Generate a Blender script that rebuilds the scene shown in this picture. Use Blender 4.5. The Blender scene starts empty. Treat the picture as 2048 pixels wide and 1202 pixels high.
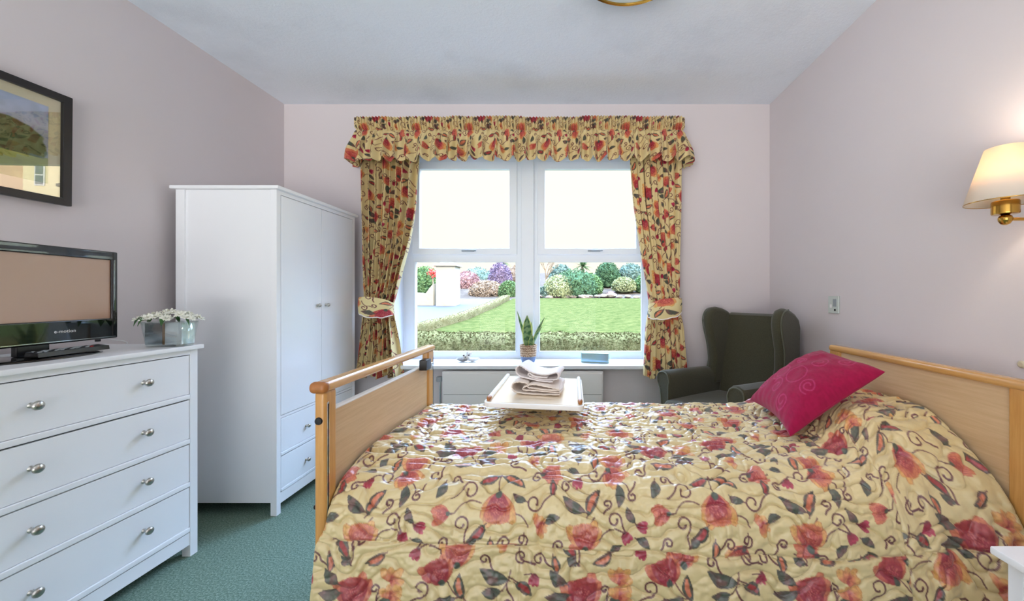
import bpy, bmesh, math, random
import numpy as np
from mathutils import Vector, Matrix, noise as mnoise

PI = math.pi
random.seed(7)
rng = np.random.default_rng(11)
scene = bpy.context.scene
COL = scene.collection

# ------------------------------------------------------------------ helpers
def lin(c):
    return tuple(((v / 255.0) / 12.92 if v / 255.0 <= 0.04045 else ((v / 255.0 + 0.055) / 1.055) ** 2.4) for v in c)

def link(o, parent=None):
    COL.objects.link(o)
    if parent is not None:
        o.parent = parent
    return o

def tag(o, label=None, cat=None, group=None, kind=None):
    if label: o['label'] = label
    if cat: o['category'] = cat
    if group: o['group'] = group
    if kind: o['kind'] = kind
    return o

def thing(name, label, cat, loc=(0, 0, 0), rz=0.0, group=None):
    o = bpy.data.objects.new(name, None)
    o.empty_display_size = 0.05
    link(o)
    o.location = loc
    o.rotation_euler = (0, 0, rz)
    return tag(o, label, cat, group)

class MB:
    """collects shapes of ONE mesh"""
    def __init__(s):
        s.bm = bmesh.new()
    def box(s, x0, x1, y0, y1, z0, z1, bev=0.0, seg=2, rot=None, piv=None):
        r = bmesh.ops.create_cube(s.bm, size=1.0)
        vs = r['verts']
        for v in vs:
            v.co = Vector(((x0 + x1) / 2 + v.co.x * (x1 - x0), (y0 + y1) / 2 + v.co.y * (y1 - y0), (z0 + z1) / 2 + v.co.z * (z1 - z0)))
        if bev > 0:
            es = list({e for v in vs for e in v.link_edges})
            rb = bmesh.ops.bevel(s.bm, geom=es, offset=bev, segments=seg, affect='EDGES', profile=0.5)
            vs = [v for v in rb['verts']]
            vs = list({v for f in rb['faces'] for v in f.verts} | set(vs))
        if rot is not None:
            bmesh.ops.rotate(s.bm, verts=vs, cent=piv or ((x0 + x1) / 2, (y0 + y1) / 2, (z0 + z1) / 2), matrix=rot)
        return s
    def prism(s, pts, axis, a0, a1, bev=0.0, seg=2):
        """polygon pts (2D) extruded along axis from a0 to a1"""
        def mk(p, a):
            if axis == 'x': return (a, p[0], p[1])
            if axis == 'y': return (p[0], a, p[1])
            return (p[0], p[1], a)
        A = [s.bm.verts.new(mk(p, a0)) for p in pts]
        B = [s.bm.verts.new(mk(p, a1)) for p in pts]
        n = len(pts)
        fs = [s.bm.faces.new(A), s.bm.faces.new(B[::-1])]
        for i in range(n):
            fs.append(s.bm.faces.new((A[i], B[i], B[(i + 1) % n], A[(i + 1) % n])))
        bmesh.ops.recalc_face_normals(s.bm, faces=fs)
        if bev > 0:
            es = [e for e in {e for f in fs[:2] for e in f.edges}]
            bmesh.ops.bevel(s.bm, geom=es, offset=bev, segments=seg, affect='EDGES', profile=0.5)
        return s
    def lathe(s, prof, c=(0, 0, 0), seg=32, axis='z', caps=True):
        rings = []
        for (r, z) in prof:
            ring = []
            for k in range(seg):
                a = 2 * PI * k / seg
                p = (r * math.cos(a), r * math.sin(a), z)
                if axis == 'x': p = (p[2], p[0], p[1])
                if axis == 'y': p = (p[0], p[2], p[1])
                ring.append(s.bm.verts.new((c[0] + p[0], c[1] + p[1], c[2] + p[2])))
            rings.append(ring)
        fs = []
        for a, b in zip(rings, rings[1:]):
            for k in range(seg):
                fs.append(s.bm.faces.new((a[k], a[(k + 1) % seg], b[(k + 1) % seg], b[k])))
        if caps:
            fs.append(s.bm.faces.new(rings[0][::-1])); fs.append(s.bm.faces.new(rings[-1]))
        bmesh.ops.recalc_face_normals(s.bm, faces=fs)
        return s
    def tube(s, pts, r, seg=10, caps=True):
        pts = [Vector(p) for p in pts]
        n = len(pts)
        rr = r if isinstance(r, (list, tuple)) else [r] * n
        up = Vector((0, 0, 1))
        rings = []
        prev = None
        for i, p in enumerate(pts):
            t = (pts[min(i + 1, n - 1)] - pts[max(i - 1, 0)]).normalized()
            if prev is None:
                a = t.cross(up)
                if a.length < 1e-3: a = t.cross(Vector((1, 0, 0)))
                a.normalize()
            else:
                a = (prev - t * prev.dot(t)).normalized()
            prev = a
            b = t.cross(a)
            rings.append([s.bm.verts.new(p + (a * math.cos(2 * PI * k / seg) + b * math.sin(2 * PI * k / seg)) * rr[i]) for k in range(seg)])
        fs = []
        for a, b in zip(rings, rings[1:]):
            for k in range(seg):
                fs.append(s.bm.faces.new((a[k], a[(k + 1) % seg], b[(k + 1) % seg], b[k])))
        if caps:
            fs.append(s.bm.faces.new(rings[0][::-1])); fs.append(s.bm.faces.new(rings[-1]))
        bmesh.ops.recalc_face_normals(s.bm, faces=fs)
        return s
    def ball(s, c, r, sub=3, scale=(1, 1, 1)):
        g = bmesh.ops.create_icosphere(s.bm, subdivisions=sub, radius=1.0)
        for v in g['verts']:
            v.co = Vector((c[0] + v.co.x * r * scale[0], c[1] + v.co.y * r * scale[1], c[2] + v.co.z * r * scale[2]))
        return s
    def sheet(s, P):
        """P[i][j] grid of points"""
        V = [[s.bm.verts.new(p) for p in row] for row in P]
        for i in range(len(V) - 1):
            for j in range(len(V[0]) - 1):
                s.bm.faces.new((V[i][j], V[i + 1][j], V[i + 1][j + 1], V[i][j + 1]))
        return s
    def build(s, name, mat, parent=None, smooth=True, angle=38, wn=True, sub=0, solid=0.0, bevel=0.0):
        me = bpy.data.meshes.new(name)
        s.bm.to_mesh(me); s.bm.free()
        o = bpy.data.objects.new(name, me)
        link(o, parent)
        mats = mat if isinstance(mat, (list, tuple)) else [mat]
        for m in mats: me.materials.append(m)
        if smooth:
            me.polygons.foreach_set('use_smooth', [True] * len(me.polygons))
            if sub == 0 and bevel == 0:
                me.set_sharp_from_angle(angle=math.radians(angle))
        if solid:
            m = o.modifiers.new('solid', 'SOLIDIFY'); m.thickness = solid; m.offset = 0
        if bevel:
            m = o.modifiers.new('bev', 'BEVEL'); m.width = bevel; m.segments = 3; m.limit_method = 'ANGLE'; m.angle_limit = math.radians(35)
        if sub:
            m = o.modifiers.new('sub', 'SUBSURF'); m.levels = sub; m.render_levels = sub
        if wn and smooth:
            m = o.modifiers.new('wn', 'WEIGHTED_NORMAL'); m.keep_sharp = True
        return o

def grid_mesh(name, P, mat, parent=None, colors=None, solid=0.0):
    """dense grid from numpy array P (n,m,3); colors (n,m,3) in linear"""
    n, m, _ = P.shape
    me = bpy.data.meshes.new(name)
    idx = np.arange(n * m).reshape(n, m)
    q = np.stack([idx[:-1, :-1], idx[1:, :-1], idx[1:, 1:], idx[:-1, 1:]], -1).reshape(-1, 4)
    me.vertices.add(n * m)
    me.vertices.foreach_set('co', P.reshape(-1).astype(np.float32))
    nf = len(q)
    me.loops.add(nf * 4)
    me.loops.foreach_set('vertex_index', q.reshape(-1).astype(np.int32))
    me.polygons.add(nf)
    me.polygons.foreach_set('loop_start', (np.arange(nf) * 4).astype(np.int32))
    me.polygons.foreach_set('use_smooth', np.ones(nf, dtype=bool))
    me.update(calc_edges=True)
    if colors is not None:
        at = me.color_attributes.new('dye', 'FLOAT_COLOR', 'POINT')
        c = np.ones((n * m, 4), dtype=np.float32)
        c[:, :3] = colors.reshape(-1, 3)
        at.data.foreach_set('color', c.reshape(-1))
    me.validate()
    o = bpy.data.objects.new(name, me)
    link(o, parent)
    me.materials.append(mat)
    if solid:
        md = o.modifiers.new('solid', 'SOLIDIFY'); md.thickness = solid; md.offset = 0
    return o

def sstep(a, b, x):
    t = np.clip((np.asarray(x, dtype=float) - a) / (b - a), 0, 1)
    return t * t * (3 - 2 * t)

_tab = rng.random((256, 256))
def vnoise(x, y, seed=0):
    x = np.asarray(x, dtype=float) + seed * 17.37; y = np.asarray(y, dtype=float) + seed * 9.71
    xi = np.floor(x).astype(int); yi = np.floor(y).astype(int)
    fx = x - xi; fy = y - yi
    fx = fx * fx * fx * (fx * (fx * 6 - 15) + 10); fy = fy * fy * fy * (fy * (fy * 6 - 15) + 10)
    g = lambda a, b: _tab[a % 256, b % 256]
    return ((g(xi, yi) * (1 - fx) + g(xi + 1, yi) * fx) * (1 - fy) + (g(xi, yi + 1) * (1 - fx) + g(xi + 1, yi + 1) * fx) * fy) * 2 - 1

# ------------------------------------------------------------------ materials
def mat(name, col, rough=0.5, metal=0.0, spec=0.5, bump=None, vary=None, sheen=0.0, coat=0.0, coatr=0.1, sss=0.0):
    """bump=(scale,strength,distance)  vary=(scale,amount)"""
    m = bpy.data.materials.new(name); m.use_nodes = True
    nt = m.node_tree; b = nt.nodes['Principled BSDF']
    c = (*lin(col), 1)
    b.inputs['Base Color'].default_value = c
    b.inputs['Roughness'].default_value = rough
    b.inputs['Metallic'].default_value = metal
    b.inputs['Specular IOR Level'].default_value = spec
    b.inputs['Sheen Weight'].default_value = sheen
    b.inputs['Coat Weight'].default_value = coat
    b.inputs['Coat Roughness'].default_value = coatr
    tc = nt.nodes.new('ShaderNodeTexCoord')
    if vary:
        n = nt.nodes.new('ShaderNodeTexNoise'); n.inputs['Scale'].default_value = vary[0]; n.inputs['Detail'].default_value = 5
        nt.links.new(tc.outputs['Object'], n.inputs['Vector'])
        r = nt.nodes.new('ShaderNodeValToRGB')
        r.color_ramp.elements[0].position = 0.3; r.color_ramp.elements[1].position = 0.7
        lo = tuple(max(0, v * (1 - vary[1])) for v in c[:3]); hi = tuple(min(1, v * (1 + vary[1])) for v in c[:3])
        r.color_ramp.elements[0].color = (*lo, 1); r.color_ramp.elements[1].color = (*hi, 1)
        nt.links.new(n.outputs['Fac'], r.inputs['Fac']); nt.links.new(r.outputs['Color'], b.inputs['Base Color'])
    if bump:
        n = nt.nodes.new('ShaderNodeTexNoise'); n.inputs['Scale'].default_value = bump[0]; n.inputs['Detail'].default_value = 4
        nt.links.new(tc.outputs['Object'], n.inputs['Vector'])
        bp = nt.nodes.new('ShaderNodeBump'); bp.inputs['Strength'].default_value = bump[1]; bp.inputs['Distance'].default_value = bump[2]
        nt.links.new(n.outputs['Fac'], bp.inputs['Height']); nt.links.new(bp.outputs['Normal'], b.inputs['Normal'])
    return m

def wood(name, c1, c2, scale=(2, 30, 30), rough=0.35, coat=0.2):
    m = bpy.data.materials.new(name); m.use_nodes = True
    nt = m.node_tree; b = nt.nodes['Principled BSDF']
    b.inputs['Roughness'].default_value = rough; b.inputs['Coat Weight'].default_value = coat; b.inputs['Coat Roughness'].default_value = 0.2
    tc = nt.nodes.new('ShaderNodeTexCoord'); mp = nt.nodes.new('ShaderNodeMapping'); mp.inputs['Scale'].default_value = scale
    n = nt.nodes.new('ShaderNodeTexNoise'); n.inputs['Scale'].default_value = 3.0; n.inputs['Detail'].default_value = 8; n.inputs['Roughness'].default_value = 0.65
    r = nt.nodes.new('ShaderNodeValToRGB'); r.color_ramp.elements[0].position = 0.35; r.color_ramp.elements[1].position = 0.65
    r.color_ramp.elements[0].color = (*lin(c1), 1); r.color_ramp.elements[1].color = (*lin(c2), 1)
    nt.links.new(tc.outputs['Object'], mp.inputs['Vector']); nt.links.new(mp.outputs['Vector'], n.inputs['Vector'])
    nt.links.new(n.outputs['Fac'], r.inputs['Fac']); nt.links.new(r.outputs['Color'], b.inputs['Base Color'])
    return m

def dyed(name, rough=0.5, spec=0.4, sheen=0.15, weave=900, trans=0.0):
    m = bpy.data.materials.new(name); m.use_nodes = True
    nt = m.node_tree; b = nt.nodes['Principled BSDF']
    b.inputs['Roughness'].default_value = rough; b.inputs['Specular IOR Level'].default_value = spec; b.inputs['Sheen Weight'].default_value = sheen
    a = nt.nodes.new('ShaderNodeVertexColor'); a.layer_name = 'dye'
    nt.links.new(a.outputs['Color'], b.inputs['Base Color'])
    tc = nt.nodes.new('ShaderNodeTexCoord'); n = nt.nodes.new('ShaderNodeTexNoise'); n.inputs['Scale'].default_value = weave
    bp = nt.nodes.new('ShaderNodeBump'); bp.inputs['Strength'].default_value = 0.12; bp.inputs['Distance'].default_value = 0.001
    nt.links.new(tc.outputs['Object'], n.inputs['Vector']); nt.links.new(n.outputs['Fac'], bp.inputs['Height']); nt.links.new(bp.outputs['Normal'], b.inputs['Normal'])
    if trans > 0:
        t = nt.nodes.new('ShaderNodeBsdfTranslucent'); nt.links.new(a.outputs['Color'], t.inputs['Color'])
        mx = nt.nodes.new('ShaderNodeMixShader'); mx.inputs['Fac'].default_value = trans
        nt.links.new(b.outputs['BSDF'], mx.inputs[1]); nt.links.new(t.outputs['BSDF'], mx.inputs[2])
        nt.links.new(mx.outputs['Shader'], nt.nodes['Material Output'].inputs['Surface'])
    return m

def pane_mat(name, refl=0.06, tint=(1, 1, 1), rough=0.0):
    m = bpy.data.materials.new(name); m.use_nodes = True
    nt = m.node_tree; nt.nodes.remove(nt.nodes['Principled BSDF'])
    t = nt.nodes.new('ShaderNodeBsdfTransparent'); t.inputs['Color'].default_value = (*tint, 1)
    g = nt.nodes.new('ShaderNodeBsdfGlossy'); g.inputs['Roughness'].default_value = rough
    lw = nt.nodes.new('ShaderNodeLayerWeight'); lw.inputs['Blend'].default_value = 0.5
    pw = nt.nodes.new('ShaderNodeMath'); pw.operation = 'POWER'; pw.inputs[1].default_value = 5.0
    ad = nt.nodes.new('ShaderNodeMath'); ad.operation = 'MULTIPLY_ADD'; ad.inputs[1].default_value = 0.7; ad.inputs[2].default_value = refl; ad.use_clamp = True
    mx = nt.nodes.new('ShaderNodeMixShader')
    nt.links.new(lw.outputs['Facing'], pw.inputs[0]); nt.links.new(pw.outputs['Value'], ad.inputs[0]); nt.links.new(ad.outputs['Value'], mx.inputs['Fac'])
    nt.links.new(t.outputs['BSDF'], mx.inputs[1]); nt.links.new(g.outputs['BSDF'], mx.inputs[2])
    nt.links.new(mx.outputs['Shader'], nt.nodes['Material Output'].inputs['Surface'])
    return m

M = {}
M['wall'] = mat('wall_paint', (214, 206, 207), 0.75, spec=0.25, bump=(120, 0.12, 0.002), vary=(1.2, 0.015))
M['white_paint'] = mat('white_gloss_paint', (226, 230, 236), 0.32, spec=0.5)
M['lacquer'] = mat('white_lacquer', (240, 241, 244), 0.3, spec=0.55)
M['lacquer_gloss'] = mat('white_lacquer_doors', (238, 241, 246), 0.2, spec=0.6)
M['gap'] = mat('dark_gap', (60, 62, 68), 0.8)
M['upvc'] = mat('white_upvc', (236, 240, 244), 0.3)
M['nickel'] = mat('brushed_nickel', (188, 184, 178), 0.28, metal=1.0)
M['chrome'] = mat('chrome', (215, 218, 220), 0.12, metal=1.0)
M['brass'] = mat('polished_brass', (196, 152, 72), 0.18, metal=1.0)
M['black'] = mat('black_plastic', (14, 14, 17), 0.3)
M['black_gloss'] = mat('black_gloss_plastic', (8, 9, 12), 0.06, spec=0.5, coat=.5, coatr=0.03)
M['frame_black'] = mat('black_frame_wood', (26, 24, 26), 0.35)
M['beech'] = wood('beech_wood', (196, 140, 72), (214, 160, 92), (30, 2, 2) , 0.32, 0.3)
M['beech_post'] = wood('beech_post_wood', (196, 140, 72), (212, 158, 90), (30, 30, 2), 0.32, 0.3)
M['beech_rail'] = wood('beech_rail_wood', (200, 146, 82), (216, 166, 100), (30, 2, 30), 0.25, 0.5)
M['laminate'] = wood('beech_laminate_panel', (204, 170, 128), (216, 184, 144), (40, 1.5, 30), 0.42, 0.05)
M['wood_cap'] = mat('turned_wood_cap', (166, 104, 52), 0.35, vary=(40, 0.15))
M['green'] = mat('green_upholstery', (68, 66, 50), 0.85, spec=0.2, bump=(500, 0.25, 0.002), vary=(160, 0.16), sheen=0.25)
M['green_pipe'] = mat('green_piping', (82, 84, 66), 0.8, sheen=0.3)
M['dark_wood'] = mat('dark_stained_leg', (62, 40, 26), 0.4)
M['rad'] = mat('radiator_enamel', (226, 224, 222), 0.35)
M['grey_plastic'] = mat('grey_plastic', (150, 156, 160), 0.45)
M['switch'] = mat('switch_plastic', (196, 204, 198), 0.35)
M['shade'] = None
M['cord_white'] = mat('white_cord', (225, 225, 225), 0.5)
M['soil'] = mat('potting_soil', (60, 45, 35), 0.9, bump=(80, 1, 0.01))
M['towel'] = mat('waffle_towel', (242, 234, 232), 0.9, spec=0.1, bump=(260, 0.6, 0.003), sheen=0.3)
M['towel2'] = mat('ivory_towel', (238, 226, 216), 0.9, spec=0.1, bump=(260, 0.6, 0.003), sheen=0.3)
M['tray'] = mat('white_tray', (240, 240, 240), 0.22, spec=0.6)
M['rubber'] = mat('rubber', (30, 30, 32), 0.7)
M['steel'] = mat('painted_steel', (205, 205, 205), 0.4, metal=0.3)
M['petal'] = mat('white_petal', (240, 240, 228), 0.6, sheen=0.2)
M['leaf'] = mat('green_leaf', (58, 104, 52), 0.5, vary=(30, 0.3))
M['mirror'] = mat('silvered_glass', (196, 210, 218), 0.14, metal=1.0)
M['mirror_rough'] = mat('frosted_silver_glass', (232, 238, 242), 0.25, metal=0.6, bump=(60, 0.5, 0.003))
M['glass_edge'] = mat('green_glass_edge', (150, 185, 180), 0.08, spec=0.8)
M['gold_edge'] = mat('copper_edge', (150, 112, 66), 0.3, metal=0.7)
M['stone'] = mat('pale_stone', (214, 208, 200), 0.6, bump=(40, 0.4, 0.003), vary=(25, 0.12))
M['stone_dark'] = mat('grey_shell', (128, 120, 110), 0.6, vary=(30, 0.3))
M['pane'] = pane_mat('window_glass', 0.006)
M['picture_glass'] = pane_mat('picture_glass', 0.11)
M['screen'] = mat('tv_screen_painted_reflection', (172, 134, 110), 0.42, spec=1.0, coat=.6, coatr=0.3)  # brown base colour paints in the warm reflection on the dark screen

# ceiling: textured coating
def ceiling_mat():
    m = mat('textured_ceiling', (222, 224, 230), 0.85, spec=0.2)
    nt = m.node_tree; b = nt.nodes['Principled BSDF']; tc = nt.nodes['Texture Coordinate']
    v = nt.nodes.new('ShaderNodeTexNoise'); v.inputs['Scale'].default_value = 55; v.inputs['Detail'].default_value = 6; v.inputs['Roughness'].default_value = 0.7
    bp = nt.nodes.new('ShaderNodeBump'); bp.inputs['Strength'].default_value = 0.45; bp.inputs['Distance'].default_value = 0.006
    nt.links.new(tc.outputs['Object'], v.inputs['Vector']); nt.links.new(v.outputs['Fac'], bp.inputs['Height']); nt.links.new(bp.outputs['Normal'], b.inputs['Normal'])
    n = nt.nodes.new('ShaderNodeTexNoise'); n.inputs['Scale'].default_value = 1.7; n.inputs['Detail'].default_value = 7; n.inputs['Roughness'].default_value = 0.6
    r = nt.nodes.new('ShaderNodeValToRGB'); r.color_ramp.elements[0].position = 0.28; r.color_ramp.elements[1].position = 0.5
    r.color_ramp.elements[0].color = (*lin((220, 226, 234)), 1); r.color_ramp.elements[1].color = (*lin((232, 238, 246)), 1)
    nt.links.new(tc.outputs['Object'], n.inputs['Vector']); nt.links.new(n.outputs['Fac'], r.inputs['Fac']); nt.links.new(r.outputs['Color'], b.inputs['Base Color'])
    return m
M['ceiling'] = ceiling_mat()

def carpet_mat():
    m = mat('green_carpet', (108, 130, 116), 0.95, spec=0.1)
    nt = m.node_tree; b = nt.nodes['Principled BSDF']; tc = nt.nodes['Texture Coordinate']
    n = nt.nodes.new('ShaderNodeTexNoise'); n.inputs['Scale'].default_value = 130; n.inputs['Detail'].default_value = 3; n.inputs['Roughness'].default_value = 0.8
    r = nt.nodes.new('ShaderNodeValToRGB'); e = r.color_ramp.elements
    e[0].position = 0.36; e[1].position = 0.66
    e[0].color = (*lin((82, 106, 92)), 1); e[1].color = (*lin((144, 164, 150)), 1)
    x = e.new(0.5); x.color = (*lin((108, 130, 116)), 1)
    nt.links.new(tc.outputs['Object'], n.inputs['Vector']); nt.links.new(n.outputs['Fac'], r.inputs['Fac']); nt.links.new(r.outputs['Color'], b.inputs['Base Color'])
    bp = nt.nodes.new('ShaderNodeBump'); bp.inputs['Strength'].default_value = 0.6; bp.inputs['Distance'].default_value = 0.006
    nt.links.new(n.outputs['Fac'], bp.inputs['Height']); nt.links.new(bp.outputs['Normal'], b.inputs['Normal'])
    return m
M['carpet'] = carpet_mat()

def foliage_mat(name, c1, c2, scale=14):
    m = mat(name, c1, 1.0, spec=0.0)
    nt = m.node_tree; b = nt.nodes['Principled BSDF']; tc = nt.nodes['Texture Coordinate']
    n = nt.nodes.new('ShaderNodeTexNoise'); n.inputs['Scale'].default_value = scale; n.inputs['Detail'].default_value = 8; n.inputs['Roughness'].default_value = 0.75
    r = nt.nodes.new('ShaderNodeValToRGB'); e = r.color_ramp.elements
    e[0].position = 0.38; e[1].position = 0.62; e[0].color = (*lin(c1), 1); e[1].color = (*lin(c2), 1)
    nt.links.new(tc.outputs['Object'], n.inputs['Vector']); nt.links.new(n.outputs['Fac'], r.inputs['Fac']); nt.links.new(r.outputs['Color'], b.inputs['Base Color'])
    bp = nt.nodes.new('ShaderNodeBump'); bp.inputs['Strength'].default_value = 0.8; bp.inputs['Distance'].default_value = 0.05
    nt.links.new(n.outputs['Fac'], bp.inputs['Height']); nt.links.new(bp.outputs['Normal'], b.inputs['Normal'])
    return m

# ------------------------------------------------------------------ printed floral cloth
TU, TV = 0.70, 0.67
PX = 0.0008
NU, NV = int(TU / PX), int(TV / PX)
CREAM = np.array((218, 197, 144), float)
cv = np.tile(CREAM, (NU, NV, 1))
occ = np.zeros((NU, NV), bool)

def win(cx, cy, h):
    ii = np.arange(int((cx - h) / PX), int((cx + h) / PX) + 1)
    jj = np.arange(int((cy - h) / PX), int((cy + h) / PX) + 1)
    X, Y = np.meshgrid((ii + .5) * PX - cx, (jj + .5) * PX - cy, indexing='ij')
    return np.ix_(ii % NU, jj % NV), X, Y

def paint(ix, m, col):
    m = np.clip(m, 0, 1)[..., None]
    cv[ix] = cv[ix] * (1 - m) + np.asarray(col, float) * m

def soft(sd):
    return np.clip(0.5 - sd / (PX * 1.8), 0, 1)

def rot(X, Y, a):
    c, s = math.cos(a), math.sin(a)
    return X * c + Y * s, -X * s + Y * c

C_DG = (70, 78, 66); C_BR = (72, 44, 44); C_OR = (206, 116, 82); C_RD = (166, 52, 54); C_MG = (150, 26, 54); C_YL = (220, 164, 92); C_MR = (96, 40, 48)

def leaf(cx, cy, a, L=0.085, W=0.0165, outer=C_DG, inner=None):
    ix, X, Y = win(cx, cy, L * 1.05)
    x, y = rot(X, Y, a)
    t = np.clip(x / L, 0, 1)
    w = W * np.sin(PI * t ** 0.9) ** 0.9
    y = y + 0.10 * L * np.sin(PI * t)
    sd = np.where((x < 0) | (x > L), 0.01, np.abs(y) - w)
    occ[ix] |= sd < 0.004
    nz = vnoise(X / 0.007, Y / 0.007, 3)[..., None]; n2 = vnoise(X / 0.016 + cx * 50, Y / 0.016 + cy * 50, 8)[..., None]
    base = np.asarray(outer, float) * (1 - sstep(-.1, .7, n2)) + np.array((112, 78, 74.)) * sstep(-.1, .7, n2) + nz * 9
    paint(ix, soft(sd) * .95, base)
    paint(ix, soft(np.abs(sd + 0.0008) - 0.0011) * .85, C_BR)
    if inner is not None:
        sd2 = np.where((t < 0.16) | (t > 0.84), 0.01, np.abs(y) - w * 0.48)
        paint(ix, soft(sd2), np.asarray(inner, float) + nz * 26)
    else:
        paint(ix, soft(np.where((t > 0.05) & (t < 0.9), np.abs(y) - 0.0006, 0.01)) * .6, C_BR)
    stroke([(cx - .006 * k * math.cos(a) / 3, cy - .006 * k * math.sin(a) / 3) for k in range(4)], .0018)

def stroke(pts, w, col=C_MR, taper=False):
    pts = np.asarray(pts, float)
    n = len(pts)
    for k, (x, y) in enumerate(pts):
        ww = w * (1 - 0.45 * k / n) if taper else w
        ix, X, Y = win(x, y, ww + 0.003)
        d = np.hypot(X, Y) - ww
        occ[ix] |= d < 0.003
        paint(ix, soft(d) * .8, col)

def curl(cx, cy, a, R=0.021, hand=1, tail=0.035, w=0.0026, col=C_MR):
    """open tendril: a long tail running into a hook of about one turn"""
    th = np.linspace(0, 2.05 * PI, 70)
    r = R * (1 - 0.62 * (th / th[-1]) ** .9)
    x = r * np.cos(th); y = r * np.sin(th) * hand
    tl = np.linspace(1, 0, 24)
    tx = R + 0.5 * tail * (tl ** 2); ty = -tail * tl * hand
    px = np.concatenate([tx, x]); py = np.concatenate([ty, y])
    c, s = math.cos(a), math.sin(a)
    stroke(np.stack([cx + px * c - py * s, cy + px * s + py * c], 1), w, col)
    ex, ey = cx + px[-1] * c - py[-1] * s, cy + px[-1] * s + py[-1] * c
    stroke([(ex, ey)], w * 1.5, col)

def petal(cx, cy, a, L, W, c0, c1, seed=0, out=(168, 70, 60)):
    ix, X, Y = win(cx, cy, L * 1.05)
    x, y = rot(X, Y, a)
    t = np.clip(x / L, 0, 1)
    w = W * np.sin(PI * np.clip(t * .93 + .03, 0, 1) ** 1.25) ** .65 + .0035 * (1 - t)
    sd = np.where((x < -.001) | (x > L), 0.01, np.abs(y) - w)
    occ[ix] |= sd < 0.004
    nz = vnoise(X / .005, Y / .005, 5 + seed)[..., None]; n2 = vnoise(X / .017 + 3 * seed, Y / .017, 6)[..., None]
    q = np.clip(t[..., None] + .25 * n2, 0, 1)
    c = np.asarray(c0, float) * (1 - sstep(.25, .85, q)) + np.asarray(c1, float) * sstep(.25, .85, q) + nz * 13
    paint(ix, soft(sd) * .97, c)
    ray = np.abs(np.sin(np.arctan2(y, x + .01) * 26)) < .16
    paint(ix, np.where((sd < -.001) & ray & (t > .2), .28, 0), np.asarray(c0, float) * .85)
    paint(ix, soft(np.abs(sd + 0.0004) - 0.0006) * .75, out)

def blossom(cx, cy, a, R=.052, pal=0, wide=1.0):
    """layered peony / tulip seen from the side, centre (cx,cy), opening towards a"""
    R *= .86; wide *= .68
    P = ((C_RD, C_OR, C_YL), (C_MG, C_RD, C_OR), (C_RD, (214, 122, 96), C_OR), (C_MG, C_OR, C_YL), (C_OR, C_YL, (236, 204, 140)))[pal]
    bx, by = cx - R * .95 * math.cos(a), cy - R * .95 * math.sin(a)
    L = 2.0 * R
    for k, d in enumerate((-.95, .95, -.55, .55, -.15, .2)):
        petal(bx, by, a + d * wide, L * (.86 + .08 * math.cos(k * 2.1)), L * .19, P[1], P[2], k)
    for k, d in enumerate((-.62, .62, -.28, .3, 0)):
        petal(bx, by, a + d * wide, L * .80, L * .17, P[0], P[1], k + 7)
    for k, d in enumerate((-.34, .34, 0)):
        petal(bx, by, a + d * wide, L * .60, L * .15, P[0], np.array(P[0]) * .6 + np.array(P[1]) * .4, k + 13)
    # speckled heart
    ix, X, Y = win(cx, cy, R)
    x, y = rot(X, Y, a)
    d = np.hypot(x + R * .25, y) - R * .45
    paint(ix, np.where((d < 0) & (vnoise(X / .0026, Y / .0026, 9) > .35), .5, 0), (232, 158, 130))
    ix, X, Y = win(bx, by, R * .5); x, y = rot(X, Y, a)
    paint(ix, soft(np.hypot((x - R * .08) * .9, y) - R * .20), C_DG)

def star(cx, cy, a, R=0.034, pal=4):
    for k in range(5):
        petal(cx, cy, a + (k - 2) * .75, R * (1.15 if k % 2 == 0 else 1.0), R * .30, C_RD if k == 2 else C_OR, C_YL, k, (176, 104, 66))
    stroke([(cx, cy)], .006, C_RD)

def bud(cx, cy, a, R=0.0165):
    bx, by = cx - R * math.cos(a), cy - R * math.sin(a)
    for d in (-.42, .42, 0): petal(bx, by, a + d, R * 2.1, R * .40, C_MG, (186, 52, 84), 2, (140, 34, 60))
    stroke([(bx, by)], .004, C_MR)

def stem(p, q, bend=0.01, w=0.0019):
    p = np.array(p, float); q = np.array(q, float); t = np.linspace(0, 1, 60)[:, None]
    d = q - p; nrm = np.array((-d[1], d[0])) / (np.hypot(*d) + 1e-6)
    stroke(p * (1 - t) + q * t + nrm * bend * np.sin(PI * t), w, (104, 54, 56))

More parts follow.
